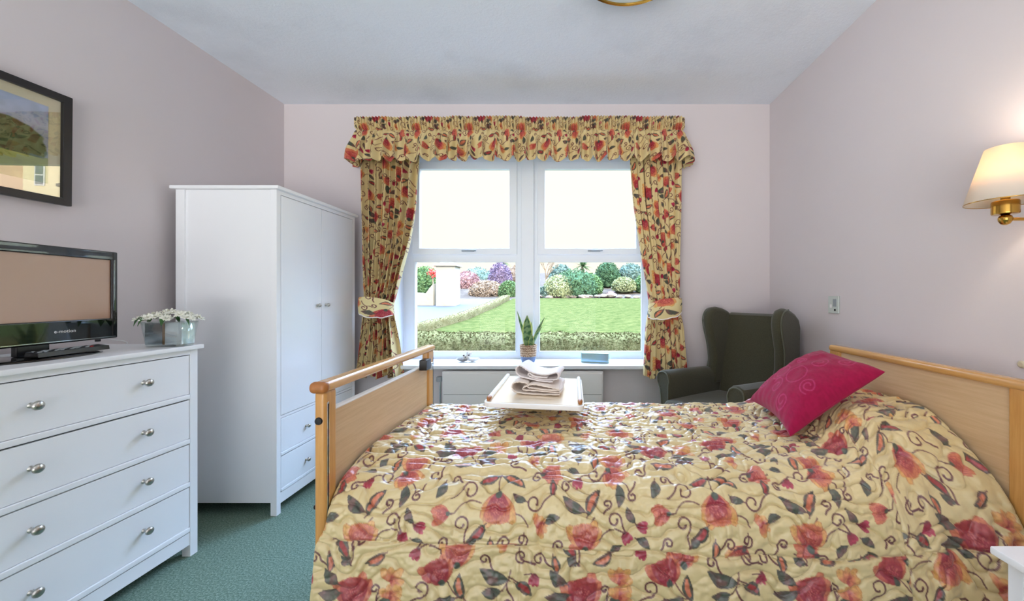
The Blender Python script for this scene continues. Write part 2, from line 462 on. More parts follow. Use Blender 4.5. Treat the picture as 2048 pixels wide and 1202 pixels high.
KZ = .000727
def bandA(u0, v0, sx=1):
    def p(x, y): return (u0 + sx * (x - 180) * KZ, v0 + (y - 590) * KZ)
    def A(d): d = math.radians(d); return d if sx > 0 else PI - d
    h = sx
    # angles: 0 = right, 90 = down the cloth
    stem(p(855, 615), p(855, 700), .004); stem(p(790, 780), p(720, 830), .012 * h); stem(p(930, 740), p(1040, 775), -.02 * h); stem(p(1040, 775), p(1075, 780), 0)
    stem(p(330, 640), p(270, 700), .012 * h); stem(p(640, 640), p(570, 605), .0); stem(p(430, 790), p(475, 850), 0); stem(p(735, 850), p(790, 900), .02 * h)
    blossom(*p(330, 625), A(125), .048, 0); leaf(*p(320, 665), A(88), .066, .015); curl(*p(258, 712), A(-60), .015, h)
    curl(*p(425, 612), A(150), .024, -h, .04); bud(*p(500, 650), A(70)); curl(*p(555, 668), A(-100), .016, h, .03); stem(p(455, 615), p(495, 632), .006)
    blossom(*p(618, 608), A(185), .045, 2, .8); curl(*p(690, 632), A(-100), .017, h); leaf(*p(618, 640), A(88), .05, .012, inner=C_RD)
    leaf(*p(850, 625), A(155), .088, .016, inner=C_OR); leaf(*p(860, 622), A(18), .072, .014, inner=C_RD)
    blossom(*p(855, 770), A(90), .062, 3, .9)
    curl(*p(695, 738), A(160), .026, -h, .05); curl(*p(985, 690), A(-20), .028, -h, .04); curl(*p(1010, 815), A(150), .024, h, .05)
    star(*p(675, 825), A(200), .032); leaf(*p(645, 812), A(200), .05, .013); curl(*p(742, 880), A(70), .02, h); curl(*p(818, 890), A(-20), .018, -h)
    blossom(*p(1105, 780), A(5), .036, 2, .7)
    leaf(*p(905, 820), A(42), .072, .016, inner=C_RD); leaf(*p(880, 875), A(80), .055, .013, inner=C_OR)
    leaf(*p(460, 785), A(240), .085, .018, inner=C_OR); leaf(*p(470, 770), A(-32), .085, .016)
    blossom(*p(472, 855), A(-90), .056, 0); curl(*p(345, 800), A(180), .022, h, .05); bud(*p(295, 868), A(120)); stem(p(345, 830), p(300, 850), 0); stem(p(350, 835), p(410, 880), -.01 * h)
    curl(*p(585, 895), A(0), .016, -h); leaf(*p(1110, 640), A(75), .06, .016); leaf(*p(985, 905), A(-150), .04, .012)
def bandB(u0, v0, sx=1):
    def p(x, y): return (u0 + sx * (x - 180) * KZ, v0 + (y - 915) * KZ)
    def A(d): d = math.radians(d); return d if sx > 0 else PI - d
    h = sx
    stem(p(430, 990), p(530, 1075), .01 * h); stem(p(530, 1075), p(490, 1130), .01 * h); stem(p(700, 950), p(640, 1045), -.01 * h); stem(p(690, 975), p(760, 1010), 0)
    stem(p(1030, 1080), p(1090, 1170), -.006 * h); stem(p(1160, 1070), p(1090, 1170), .01 * h); stem(p(190, 1010), p(120, 1110), .008 * h)
    blossom(*p(390, 945), A(-110), .054, 1); leaf(*p(500, 1060), A(-100), .075, .016, inner=C_OR); leaf(*p(470, 1055), A(170), .088, .018); curl(*p(325, 1015), A(90), .026, -h, .045)
    curl(*p(545, 1115), A(20), .026, h, .04); star(*p(195, 990), A(-45), .042); leaf(*p(130, 1100), A(-20), .075, .016); leaf(*p(130, 1130), A(20), .07, .016, inner=C_RD)
    leaf(*p(690, 990), A(200), .095, .021, inner=None); leaf(*p(660, 1030), A(175), .06, .016); leaf(*p(720, 1000), A(35), .062, .017, inner=C_RD); curl(*p(690, 1080), A(-50), .02, h, .04)
    bud(*p(800, 985), A(100)); stem(p(760, 965), p(795, 965), 0)
    blossom(*p(1005, 1020), A(-100), .064, 1); leaf(*p(940, 1000), A(215), .066, .017); leaf(*p(950, 1035), A(175), .075, .016); curl(*p(875, 1095), A(60), .02, -h, .04); curl(*p(1095, 1015), A(30), .014, -h)
    star(*p(1160, 1050), A(-60), .036); leaf(*p(1085, 1170), A(190), .085, .017, inner=C_OR); leaf(*p(1100, 1160), A(-25), .075, .015)
    bud(*p(288, 1110), A(-80)); stem(p(290, 1128), p(300, 1150), 0); curl(*p(315, 1165), A(80), .02, h); star(*p(415, 1135), A(180), .028)
    blossom(*p(785, 1140), A(-90), .05, 0); leaf(*p(702, 1195), A(-85), .06, .015, inner=C_OR); leaf(*p(620, 1160), A(-75), .045, .012)
bandA(0, .01, 1)
bandB(0, .235, 1)
bandA(.55, .445, -1)
rr = random.Random(5)
def free(x, y, r):
    ix, X, Y = win(x, y, r)
    return (occ[ix] & (np.hypot(X, Y) < r)).mean() < 0.02
for (r, kinds, tries) in ((0.036, ('leaf', 'curl', 'curl', 'bud'), 500), (0.027, ('sleaf', 'curl2'), 700)):
    for _ in range(tries):
        x, y = rr.random() * TU, rr.random() * TV
        if not free(x, y, r): continue
        a = rr.random() * 2 * PI; k = rr.choice(kinds)
        if k == 'leaf': leaf(x - .034 * math.cos(a), y - .034 * math.sin(a), a, .068, .015, inner=rr.choice((None, C_OR, C_RD)))
        elif k == 'sleaf': leaf(x - .024 * math.cos(a), y - .024 * math.sin(a), a, .05, .012)
        elif k == 'bud': bud(x, y, a)
        elif k == 'curl': curl(x, y, a, .021, rr.choice((1, -1)), .025)
        else: curl(x, y, a, .015, rr.choice((1, -1)), .018)
_c = np.clip(cv, 0, 255) / 255.0
PRINT = np.where(_c <= 0.04045, _c / 12.92, ((_c + 0.055) / 1.055) ** 2.4)

def print_at(u, v):
    x = (np.asarray(u) / TU % 1.0) * NU; y = (np.asarray(v) / TV % 1.0) * NV
    xi = x.astype(int); yi = y.astype(int); fx = (x - xi)[..., None]; fy = (y - yi)[..., None]
    g = lambda a, b: PRINT[a % NU, b % NV]
    return (g(xi, yi) * (1 - fx) + g(xi + 1, yi) * fx) * (1 - fy) + (g(xi, yi + 1) * (1 - fx) + g(xi + 1, yi + 1) * fx) * fy

M['quilt'] = dyed('printed_quilt_cotton', 0.33, 0.85, 0.25)
M['quilt'].node_tree.nodes['Principled BSDF'].inputs['Coat Weight'].default_value = .3; M['quilt'].node_tree.nodes['Principled BSDF'].inputs['Coat Roughness'].default_value = .38
M['curtain'] = dyed('printed_curtain_cotton', 0.7, 0.25, 0.1, trans=0.12)

# ------------------------------------------------------------------ the room
XL, XR, YB, YR, ZC = -2.355, 1.604, 3.18, -2.3, 2.83
WX0, WX1, WZ0, WZ1 = -1.50, 0.72, 0.70, 2.50      # window opening in the back wall
YG = 3.43                                           # plane of the window frame
def structure(o):
    o['kind'] = 'structure'; return o

structure(MB().box(XL - .1, XR + .1, YR - .1, YB + .3, -.12, 0).build('floor', M['carpet']))
structure(MB().box(XL - .3, XR + .3, YR - .3, YB + .35, ZC, ZC + .2).build('ceiling', M['ceiling']))
structure(MB().box(XL - .25, XL, YR - .25, YB + .35, -.12, ZC).build('wall_left', M['wall']))
structure(MB().box(XR, XR + .25, YR - .25, YB + .35, -.12, ZC).build('wall_right', M['wall']))
w = MB()
w.box(XL, WX0, YB, YB + .35, -.12, ZC); w.box(WX1, XR, YB, YB + .35, -.12, ZC)
w.box(WX0, WX1, YB, YB + .35, -.12, WZ0 - .016); w.box(WX0, WX1, YB, YB + .35, WZ1, ZC)
structure(w.build('wall_back', M['wall']))
# wall behind the camera with a broad window added to light the room
RX0, RX1, RZ0, RZ1 = -2.3, 0.6, 0.04, 2.55
w = MB()
w.box(XL, RX0, YR - .25, YR, -.12, ZC); w.box(RX1, XR, YR - .25, YR, -.12, ZC)
w.box(RX0, RX1, YR - .25, YR, -.12, RZ0); w.box(RX0, RX1, YR - .25, YR, RZ1, ZC)
structure(w.build('wall_rear', M['wall']))
w2 = thing('added_fill_window', None, None, (0, 0, 0)); structure(w2)
fr = MB(); fy0, fy1 = YR - .15, YR - .09
for a, b in ((RX0, RX0 + .06), (-.88, -.82), (RX1 - .06, RX1)): fr.box(a, b, fy0, fy1, RZ0, RZ1, .004)
fr.box(RX0, RX1, fy0, fy1, RZ0, RZ0 + .06, .004); fr.box(RX0, RX1, fy0, fy1, RZ1 - .06, RZ1, .004)
fr.build('window_frame', M['upvc'], w2)
MB().box(RX0, -.85, fy0 + .025, fy0 + .03, RZ0, RZ1).build('pane', M['pane'], w2)
MB().box(-.85, RX1, fy0 + .025, fy0 + .03, RZ0, RZ1).build('pane', M['pane'], w2)
for nm, args in (('baseboard_left', (XL, XL + .018, YR, YB)), ('baseboard_right', (XR - .018, XR, YR, YB)), ('baseboard_back', (XL, XR, YB - .018, YB))):
    structure(MB().box(*args, 0, .13, .004).build(nm, M['white_paint']))

# ---- window 1 (opening in the back wall)
w1 = thing('window_1', None, None); structure(w1)
def ring(mb, x0, x1, z0, z1, t, y0, y1, bev=.004, tb=None, tt=None):
    tb = tb or t; tt = tt or t
    mb.box(x0, x0 + t, y0, y1, z0, z1, bev); mb.box(x1 - t, x1, y0, y1, z0, z1, bev)
    mb.box(x0 + t * .9, x1 - t * .9, y0 + .001, y1, z0, z0 + tb, bev); mb.box(x0 + t * .9, x1 - t * .9, y0 + .001, y1, z1 - tt, z1, bev)
GL = ((-1.396, -.498), (-.300, .608))
fr = MB()
fr.box(WX0, -1.396, YG, YG + .07, .70, 2.50, .004); fr.box(.608, WX1, YG, YG + .07, .70, 2.50, .004)
fr.box(-.498, -.300, YG, YG + .07, .70, 2.50, .004)
for (a, b) in GL:
    fr.box(a - .004, b + .004, YG + .001, YG + .07, .70, .773, .004)
    fr.box(a - .004, b + .004, YG + .001, YG + .07, 1.570, 1.640, .004)
    fr.box(a - .004, b + .004, YG + .001, YG + .07, 2.43, 2.50, .004)
fr.build('window_frame', M['upvc'], w1)
MB().box(-.452, -.342, YG - .035, YG + .002, .716, 2.498, .006).build('mullion_post', M['upvc'], w1)
bd = MB()
for (a, b) in GL: ring(bd, a - .002, b + .002, .771, 1.573, .010, YG - .006, YG + .02, .002)
bd.build('glazing_bead', M['upvc'], w1)
for (a, b) in GL:
    s = MB(); ring(s, a - .012, b + .008, 1.628, 2.442, .066, YG - .022, YG + .03, .006, tb=.056, tt=.066)
    sash = s.build('sash', M['upvc'], w1)
    MB().box(a + .05, b - .055, YG + .012, YG + .016, 1.68, 2.38).build('pane', M['pane'], w1)
    MB().box(a, b, YG + .03, YG + .034, .772, 1.572).build('pane', M['pane'], w1)
    cxm = (a + b) / 2 + .03
    h = MB(); h.box(cxm - .055, cxm + .055, YG - .034, YG - .022, 1.652, 1.668, .003); h.box(cxm - .02, cxm + .075, YG - .05, YG - .034, 1.655, 1.667, .005)
    h.build('window_handle', M['grey_plastic'], w1)
MB().box(WX0 - .05, WX1 + .05, 3.087, YB + .001, .684, .716, .006).box(WX0 + .001, WX1 - .001, YB - .002, YG + .02, .684, .716).build('window_sill', M['white_paint'], w1)
rv = MB()
rv.box(WX0, WX0 + .012, YB + .001, YG, .716, WZ1 - .001); rv.box(WX1 - .012, WX1, YB + .001, YG, .716, WZ1 - .001); rv.box(WX0, WX1, YB + .001, YG, WZ1 - .012, WZ1)
rv.build('window_reveal', M['white_paint'], w1)

# ------------------------------------------------------------------ curtains and valance
def curtain(name, xs_out, xs_in, label, seed, flip, YC=3.06):
    """xs_out / xs_in: (z, x) control of outer and inner edge"""
    ztop, zbot = 2.42, 0.635
    n, m = 330, 560
    s = np.linspace(0, 1, n)[:, None]; z = np.linspace(ztop, zbot, m)[None, :]
    def cur(ctrl):
        zz = np.array([c[0] for c in ctrl][::-1]); xx = np.array([c[1] for c in ctrl][::-1])
        r = np.interp(z, zz, xx)
        k = 31; ker = np.ones(k) / k
        rp = np.concatenate([np.full(k // 2, r[0, 0]), r[0], np.full(k // 2, r[0, -1])])
        return np.convolve(rp, ker, 'valid')[None, :]
    xo, xi = cur(xs_out), cur(xs_in)
    sw = s + 0.018 * vnoise(s * 9, z * 1.6, seed)
    x = xo * (1 - s) + xi * s
    nf = 8
    wid = np.abs(xi - xo)
    tie = np.exp(-((z - 1.19) / 0.12) ** 2)
    amp = 0.038 * (1 - 0.55 * tie) * (0.75 + 0.35 * vnoise(s * 5 + 3, z * 0.8, seed + 4))
    ph = 2 * PI * nf * sw + 0.5 * vnoise(s * 3, z * 1.3, seed + 2)
    y = YC - amp * (np.sin(ph) + .28 * np.sin(2 * ph + 1.1) + .18 * np.sin(3.1 * ph + seed)) - 0.012 * vnoise(s * 14, z * 3, seed + 7) * (1 + 1.2 * tie)
    y = y - 0.05 * tie * np.sin(PI * s) - .03 * np.sin(PI * s) * sstep(1.0, .7, z)
    x = x + 0.010 * np.cos(ph) * (1 - .4 * tie)
    zz = z + 0 * s + 0.012 * np.sin(2 * PI * s * 3 + seed) * sstep(.8, .64, z)
    P = np.stack([x + 0 * z, y + 0 * z, zz + 0 * s], -1)
    U = s * 1.05 + 0 * z + seed * .31; V = -(z - 0.05 * s) + seed * .17
    o = grid_mesh(name, P, M['curtain'], None, print_at(U + 0 * V, V + 0 * U), solid=0.003)
    tag(o, label, 'curtain', None)
    return o

cl = curtain('curtain', [(2.42, -1.66), (1.9, -1.655), (1.35, -1.635), (1.19, -1.625), (1.05, -1.65), (.635, -1.705)],
             [(2.42, -1.225), (2.0, -1.245), (1.65, -1.30), (1.35, -1.375), (1.19, -1.405), (1.05, -1.40), (.635, -1.345)],
             'floral curtain gathered at the left side of the window, beside the wardrobe', 1, 1)
cr = curtain('curtain', [(2.42, .84), (1.9, .835), (1.35, .825), (1.19, .82), (1.05, .85), (.635, .885)],
             [(2.42, .43), (2.0, .465), (1.65, .52), (1.35, .575), (1.19, .595), (1.05, .57), (.635, .545)],
             'floral curtain gathered at the right side of the window, beside the green armchair', 2, -1)

def tieback(x0, x1, z0l, z0r, label, useed, right):
    n, m = 120, 44
    s = np.linspace(0, 1, n)[:, None]; t = np.linspace(0, 1, m)[None, :]
    a = s * PI
    cxm = (x0 + x1) / 2; rx = (x1 - x0) / 2 + .012
    zc = z0l * (1 - s) + z0r * s
    hh = 0.155 * (0.55 + 0.45 * np.sin(PI * s))
    x = cxm - rx * np.cos(a) * (1 + 0 * t)
    y = 3.02 - 0.085 * np.sin(a) ** .7 - 0.010 * np.sin(PI * t) + 0 * s
    z = zc + (t - .5) * hh + .004 * vnoise(s * 10, t * 2, 3)
    P = np.stack([x, y + 0 * t, z], -1)
    U = s * .24 + useed; V = t * .16 + useed * .7
    col = print_at(U + 0 * V, V + 0 * U)
    col = col * 0.55 + 0.45 * np.minimum(col * 1.35 + .05, .9)
    o = grid_mesh('curtain_tieback', P, M['curtain'], None, col, solid=0.006)
    tag(o, label, 'tieback')
    mb = MB()
    e = [Vector(P[k, 0 if right else 0]) + Vector((0, -.003, 0)) for k in range(0, n, 6)]
    mb.tube(e, .0045, 8)
    mb.build('piping', M['towel'], o)
    return o
tieback(-1.632, -1.40, 1.20, 1.165, 'cream floral tieback round the left curtain', .42, False)
tieback(.595, .822, 1.145, 1.20, 'cream floral tieback round the right curtain, with pink piping', .10, True)

def valance():
    # path: left return, front, right return
    YF = 2.975
    Xa, Xb = -1.665, .845
    L1, L2 = .17, Xb - Xa
    n, m = 1500, 130
    tot = L1 * 2 + L2
    d = np.linspace(0, tot, n)[:, None]; t = np.linspace(0, 1, m)[None, :]     # t=0 top
    x = np.clip(Xa + (d - L1), Xa, Xb); 
    y = np.where(d < L1, YB - .012 - (YB - .012 - YF) * d / L1, np.where(d > L1 + L2, YF + (YB - .012 - YF) * (d - L1 - L2) / L1, YF))
    nx = np.where(d < L1, -1.0, np.where(d > L1 + L2, 1.0, 0.0)); ny = np.where((d >= L1) & (d <= L1 + L2), -1.0, 0.0)
    # soften corners
    k = 25; ker = np.ones(k) / k
    def sm(a):
        a0 = a[:, 0]; p = np.concatenate([np.full(k // 2, a0[0]), a0, np.full(k // 2, a0[-1])]); return np.convolve(p, ker, 'valid')[:, None]
    x, y, nx, ny = sm(x), sm(y), sm(nx), sm(ny)
    head = 1 - sstep(.24, .34, t)
    fine = .011 * np.sin(2 * PI * d / .0235 + .8 * vnoise(d * 30, 0 * d, 2)) * head
    skirt = sstep(.26, .8, t)
    wob = d / .098 + .55 * vnoise(d * 5, 0 * d, 8)
    sk = (.030 * np.sin(2 * PI * wob) + .014 * np.sin(2 * PI * wob * 2.3 + 1) + .009 * vnoise(d * 28, t * 2, 5)) * skirt
    mid = .008 * np.sin(2 * PI * d / .04 + vnoise(d * 12, t * 3, 1) * 2) * sstep(.2, .35, t) * (1 - .5 * skirt)
    flare = .006 + .055 * sstep(.25, 1.0, t) - .020 * np.exp(-((t - .27) / .05) ** 2)
    off = fine + sk + mid + flare
    zt, zb = 2.632, 2.300
    z = zt + (zb - zt) * t + .006 * vnoise(d * 9, 0 * d, 4) * (1 - t) + (.016 * np.sin(2 * PI * wob + .6) + .012 * vnoise(d * 14, 0 * d, 12)) * skirt
    sx = .014 * np.cos(2 * PI * wob) * skirt * (np.abs(ny))
    P = np.stack([x + nx * off + sx, y + ny * off * 1.0 + 0 * t, z + 0 * d], -1)
    P[..., 1] = np.minimum(P[..., 1], YB - .006)
    U = d * 1.75 + 0 * t + head * .55 * (d / .0235 - np.floor(d / .0235)) * .05; V = (t * .40) + .31 + 0 * d
    o = grid_mesh('valance', P, M['curtain'], None, print_at(U, V), solid=0.003)
    tag(o, 'frilled floral valance with gathered heading across the top of the window', 'valance')
    bx = MB().box(Xa + .01, Xb - .01, YF + .012, YB - .002, 2.585, 2.603, .002).build('valance_shelf', M['white_paint'], o)
valance()

# ------------------------------------------------------------------ knobs
def knob_mb(x, y, z, r=.016, L=.026, d=1):
    """mushroom knob on a face whose outward normal is +X*d"""
    mb = MB()
    prof = [(.010, 0), (.0075, .003), (.0055, .008), (.0055, L - .014), (.009, L - .012), (r, L - .006), (r * .95, L - .001), (r * .7, L + .003), (r * .3, L + .0045), (.0005, L + .005)]
    mb.lathe([(a, b * d) for a, b in prof], (x, y, z), 24, 'x')
    return mb

# ------------------------------------------------------------------ chest of drawers
CZ = 1.027
def chest():
    t = thing('chest_of_drawers', 'white four-drawer chest with silver knobs, standing against the left wall under the television', 'chest of drawers', (-2.1, 1.52, 0))
    ox, oy = -2.1, 1.52
    def b(mb, x0, x1, y0, y1, z0, z1, bev=.002): mb.box(x0 - ox, x1 - ox, y0 - oy, y1 - oy, z0, z1, bev)
    F, Bk, Y0, Y1 = -1.859, -2.325, 1.109, 1.931
    m = MB(); b(m, -2.338, -1.839, 1.092, 1.946, 1.006, CZ, .004); m.build('top', M['lacquer'], t)
    m = MB(); b(m, Bk, F - .02, Y0 + .004, Y1 - .004, .075, 1.006)
    m.build('carcass', M['lacquer'], t)
    m = MB(); b(m, F - .022, F, Y0 + .036, Y1 - .036, .982, 1.0055, .001); m.build('top_rail', M['lacquer'], t)
    m = MB(); b(m, F - .022, F - .002, Y0 + .036, Y1 - .036, .058, .118, .001); m.build('plinth_rail', M['lacquer'], t)
    m = MB(); b(m, F - .021, F - .012, Y0 + .036, Y1 - .036, .12, .981, 0); m.build('recess', M['gap'], t)
    for (ya, yb) in ((Y1 - .0375, Y1), (Y0, Y0 + .0375)):
        m = MB(); b(m, F - .04, F + .001, ya, yb, 0, 1.0055, .002); m.build('leg', M['lacquer'], t)
        m = MB(); b(m, Bk, Bk + .04, ya, yb, 0, 1.0055, .002); m.build('leg', M['lacquer'], t)
    for (z0, z1) in ((.767, .978), (.551, .761), (.343, .546), (.123, .338)):
        m = MB()
        b(m, F - .018, F - .001, Y0 + .040, Y1 - .040, z0 + .024, z1, .0025)
        b(m, F - .018, F + .004, Y0 + .040, Y1 - .040, z0, z0 + .0225, .0035)
        dr = m.build('drawer', M['lacquer'], t)
        zc = (z0 + z1) / 2 + .018
        for yk in (1.69, 1.338):
            k = knob_mb(F - .001 - ox, yk - oy, zc, .0165, .030); k.build('knob', M['nickel'], dr)
    return t
chest()

# ------------------------------------------------------------------ wardrobe
def wardrobe():
    t = thing('wardrobe', 'tall white two-door wardrobe with two small drawers, between the chest and the window', 'wardrobe', (-1.99, 2.64, 0))
    ox, oy = -1.99, 2.64
    def b(mb, x0, x1, y0, y1, z0, z1, bev=.002): mb.box(x0 - ox, x1 - ox, y0 - oy, y1 - oy, z0, z1, bev)
    F, Bk, Y0, Y1 = -1.703, -2.284, 2.241, 3.045
    m = MB(); b(m, -2.305, -1.683, 2.224, 3.062, 1.880, 1.900, .004); m.build('top', M['lacquer'], t)
    m = MB(); b(m, Bk + .045, F - .022, Y0 + .012, Y1 - .012, .07, 1.8795, .001)
    m.build('side_panel', M['lacquer'], t)
    m = MB(); b(m, F - .022, F - .001, Y0 + .030, Y1 - .030, 1.856, 1.8795, .001); m.build('top_rail', M['lacquer'], t)
    m = MB(); b(m, F - .022, F - .002, Y0 + .030, Y1 - .030, .058, .121, .001); m.build('plinth_rail', M['lacquer'], t)
    m = MB(); b(m, F - .022, F - .002, Y0 + .030, Y1 - .030, .552, .566, .001); m.build('middle_rail', M['lacquer'], t)
    m = MB(); b(m, F - .0215, F - .014, Y0 + .03, Y1 - .03, .122, 1.857, 0); m.build('recess', M['gap'], t)
    for (ya, yb) in ((Y0, Y0 + .032), (Y1 - .032, Y1)):
        m = MB(); b(m, F - .036, F, ya, yb, 0, 1.8795, .002); m.build('leg', M['lacquer'], t)
        m = MB(); b(m, Bk, Bk + .05, ya, yb, 0, 1.8795, .002); m.build('leg', M['lacquer'], t)
    ym = (Y0 + Y1) / 2
    for (a, c, ky) in ((Y0 + .035, ym - .0015, ym - .045), (ym + .0015, Y1 - .035, ym + .045)):
        m = MB(); b(m, F - .018, F + .001, a, c, .569, 1.853, .003); d = m.build('door', M['lacquer_gloss'], t)
        knob_mb(F - ox, ky - oy, 1.205, .0125, .022).build('knob', M['nickel'], d)
    for (z0, z1) in ((.333, .549), (.124, .328)):
        m = MB(); b(m, F - .018, F, Y0 + .035, Y1 - .035, z0 + .020, z1, .003); b(m, F - .018, F + .003, Y0 + .035, Y1 - .035, z0, z0 + .018, .003)
        d = m.build('drawer', M['lacquer_gloss'], t)
        for ky in (2.49, 2.795):
            knob_mb(F - ox, ky - oy, (z0 + z1) / 2 - .002, .0125, .022).build('knob', M['nickel'], d)
wardrobe()

# ------------------------------------------------------------------ television
def television():
    # screen plane turned a little: local y runs along the screen, local +x is the viewing side
    cxx, cyy = -2.056, 1.487
    rz = math.radians(5.5)
    t = thing('television', 'black flat television with a grey-brown reflection painted on its blank screen, on the chest of drawers', 'television', (cxx, cyy, CZ), rz)
    W = .285; zb, zt = .050, .437
    MB().box(-.030, .004, -W, W, zb, zt, .008, 3).build('casing', M['black'], t)
    bz = MB()
    bz.box(.002, .016, -W, -W + .024, zb, zt, .005, 3); bz.box(.002, .016, W - .024, W, zb, zt, .005, 3)
    bz.box(.002, .0155, -W + .018, W - .018, zt - .038, zt, .005, 3); bz.box(.002, .0155, -W + .018, W - .018, zb, zb + .090, .005, 3)
    bz.build('bezel', M['black_gloss'], t)
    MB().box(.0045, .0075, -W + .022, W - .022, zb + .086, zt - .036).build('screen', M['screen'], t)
    MB().box(.0150, .0172, -W + .01, W - .01, zb + .007, zb + .0095).build('trim_line', M['chrome'], t)
    # maker's wordmark on the lower bezel
    cu = bpy.data.curves.new('wordmark', 'FONT'); cu.body = 'e-motion'; cu.size = .018; cu.align_x = 'CENTER'; cu.align_y = 'CENTER'; cu.extrude = .0004; cu.space_character = 1.1
    to = bpy.data.objects.new('tmp_text', cu); COL.objects.link(to)
    dg = bpy.context.evaluated_depsgraph_get(); me = bpy.data.meshes.new_from_object(to.evaluated_get(dg)); bpy.data.objects.remove(to)
    o = bpy.data.objects.new('wordmark', me); link(o, t); me.materials.clear(); me.materials.append(M['cord_white'])
    o.rotation_euler = (PI / 2, 0, PI / 2); o.location = (.0162, .085, zb + .047)
    # neck and oval foot
    MB().box(-.02, .0, -.05, .05, .012, .075, .004).build('neck', M['black'], t)
    f = MB().lathe([(.001, 0), (1, 0), (1, .004), (.93, .009), (.5, .0115), (.001, .012)], (0, 0, 0), 48)
    for v in f.bm.verts: v.co.x *= .105; v.co.y *= .205; v.co.x += .01
    f.build('stand_foot', M['black_gloss'], t)
    MB().box(-.02, -.008, W - .06, W - .045, zb - .012, zb + .002, .002).build('clip', M['black'], t)
television()
def remote():
    t = thing('remote_control', 'long black remote control lying on the foot of the television', 'remote control', (-1.992, 1.545, CZ + .013), math.radians(7))
    m = MB().prism([(-.024, 0), (.024, 0), (.021, .016), (-.018, .021)], 'y', -.125, .125, .004, 2); m.build('casing', M['black'], t)
    cols = [M['grey_plastic'], M['rubber'], M['grey_plastic']]
    for i in range(11):
        for j in range(3):
            x = -.010 + j * .010; y = -.108 + i * .0175
            o = MB().box(x - .003, x + .003, y - .005, y + .005, .0175 - .00025 * j * 4, .0222 - j * .0009, .001, 1).build('button', M['red_button'] if (i, j) == (10, 2) else cols[(i + j) % 3 % 3], t)
M['red_button'] = mat('red_button', (170, 40, 36), 0.5)
remote()
pts = [(-2.15, 1.70, CZ + .09), (-2.17, 1.78, CZ + .05), (-2.19, 1.84, CZ + .035), (-2.20, 1.90, CZ + .012), (-2.23, 1.944, CZ - .01), (-2.25, 1.965, CZ - .12), (-2.26, 1.975, CZ - .5)]
def smooth_path(P, k=8):
    P = [Vector(p) for p in P]; out = []
    for i in range(len(P) - 1):
        p0, p1, p2, p3 = P[max(i - 1, 0)], P[i], P[i + 1], P[min(i + 2, len(P) - 1)]
        for j in range(k):
            u = j / k
            out.append(0.5 * ((2 * p1) + (p2 - p0) * u + (2 * p0 - 5 * p1 + 4 * p2 - p3) * u * u + (3 * p1 - p0 - 3 * p2 + p3) * u ** 3))
    out.append(P[-1]); return out
tag(MB().tube(smooth_path([(-2.10, 1.72, CZ + .10), (-2.13, 1.77, CZ + .055), (-2.14, 1.82, CZ + .035), (-2.15, 1.87, CZ + .022), (-2.19, 1.915, CZ + .006), (-2.24, 1.955, CZ + .002), (-2.26, 1.965, CZ - .1), (-2.26, 1.968, CZ - .5)]), .0022, 8).build('power_cord', M['cord_white']),
    'thin white cord running from the television over the back of the chest', 'cord')

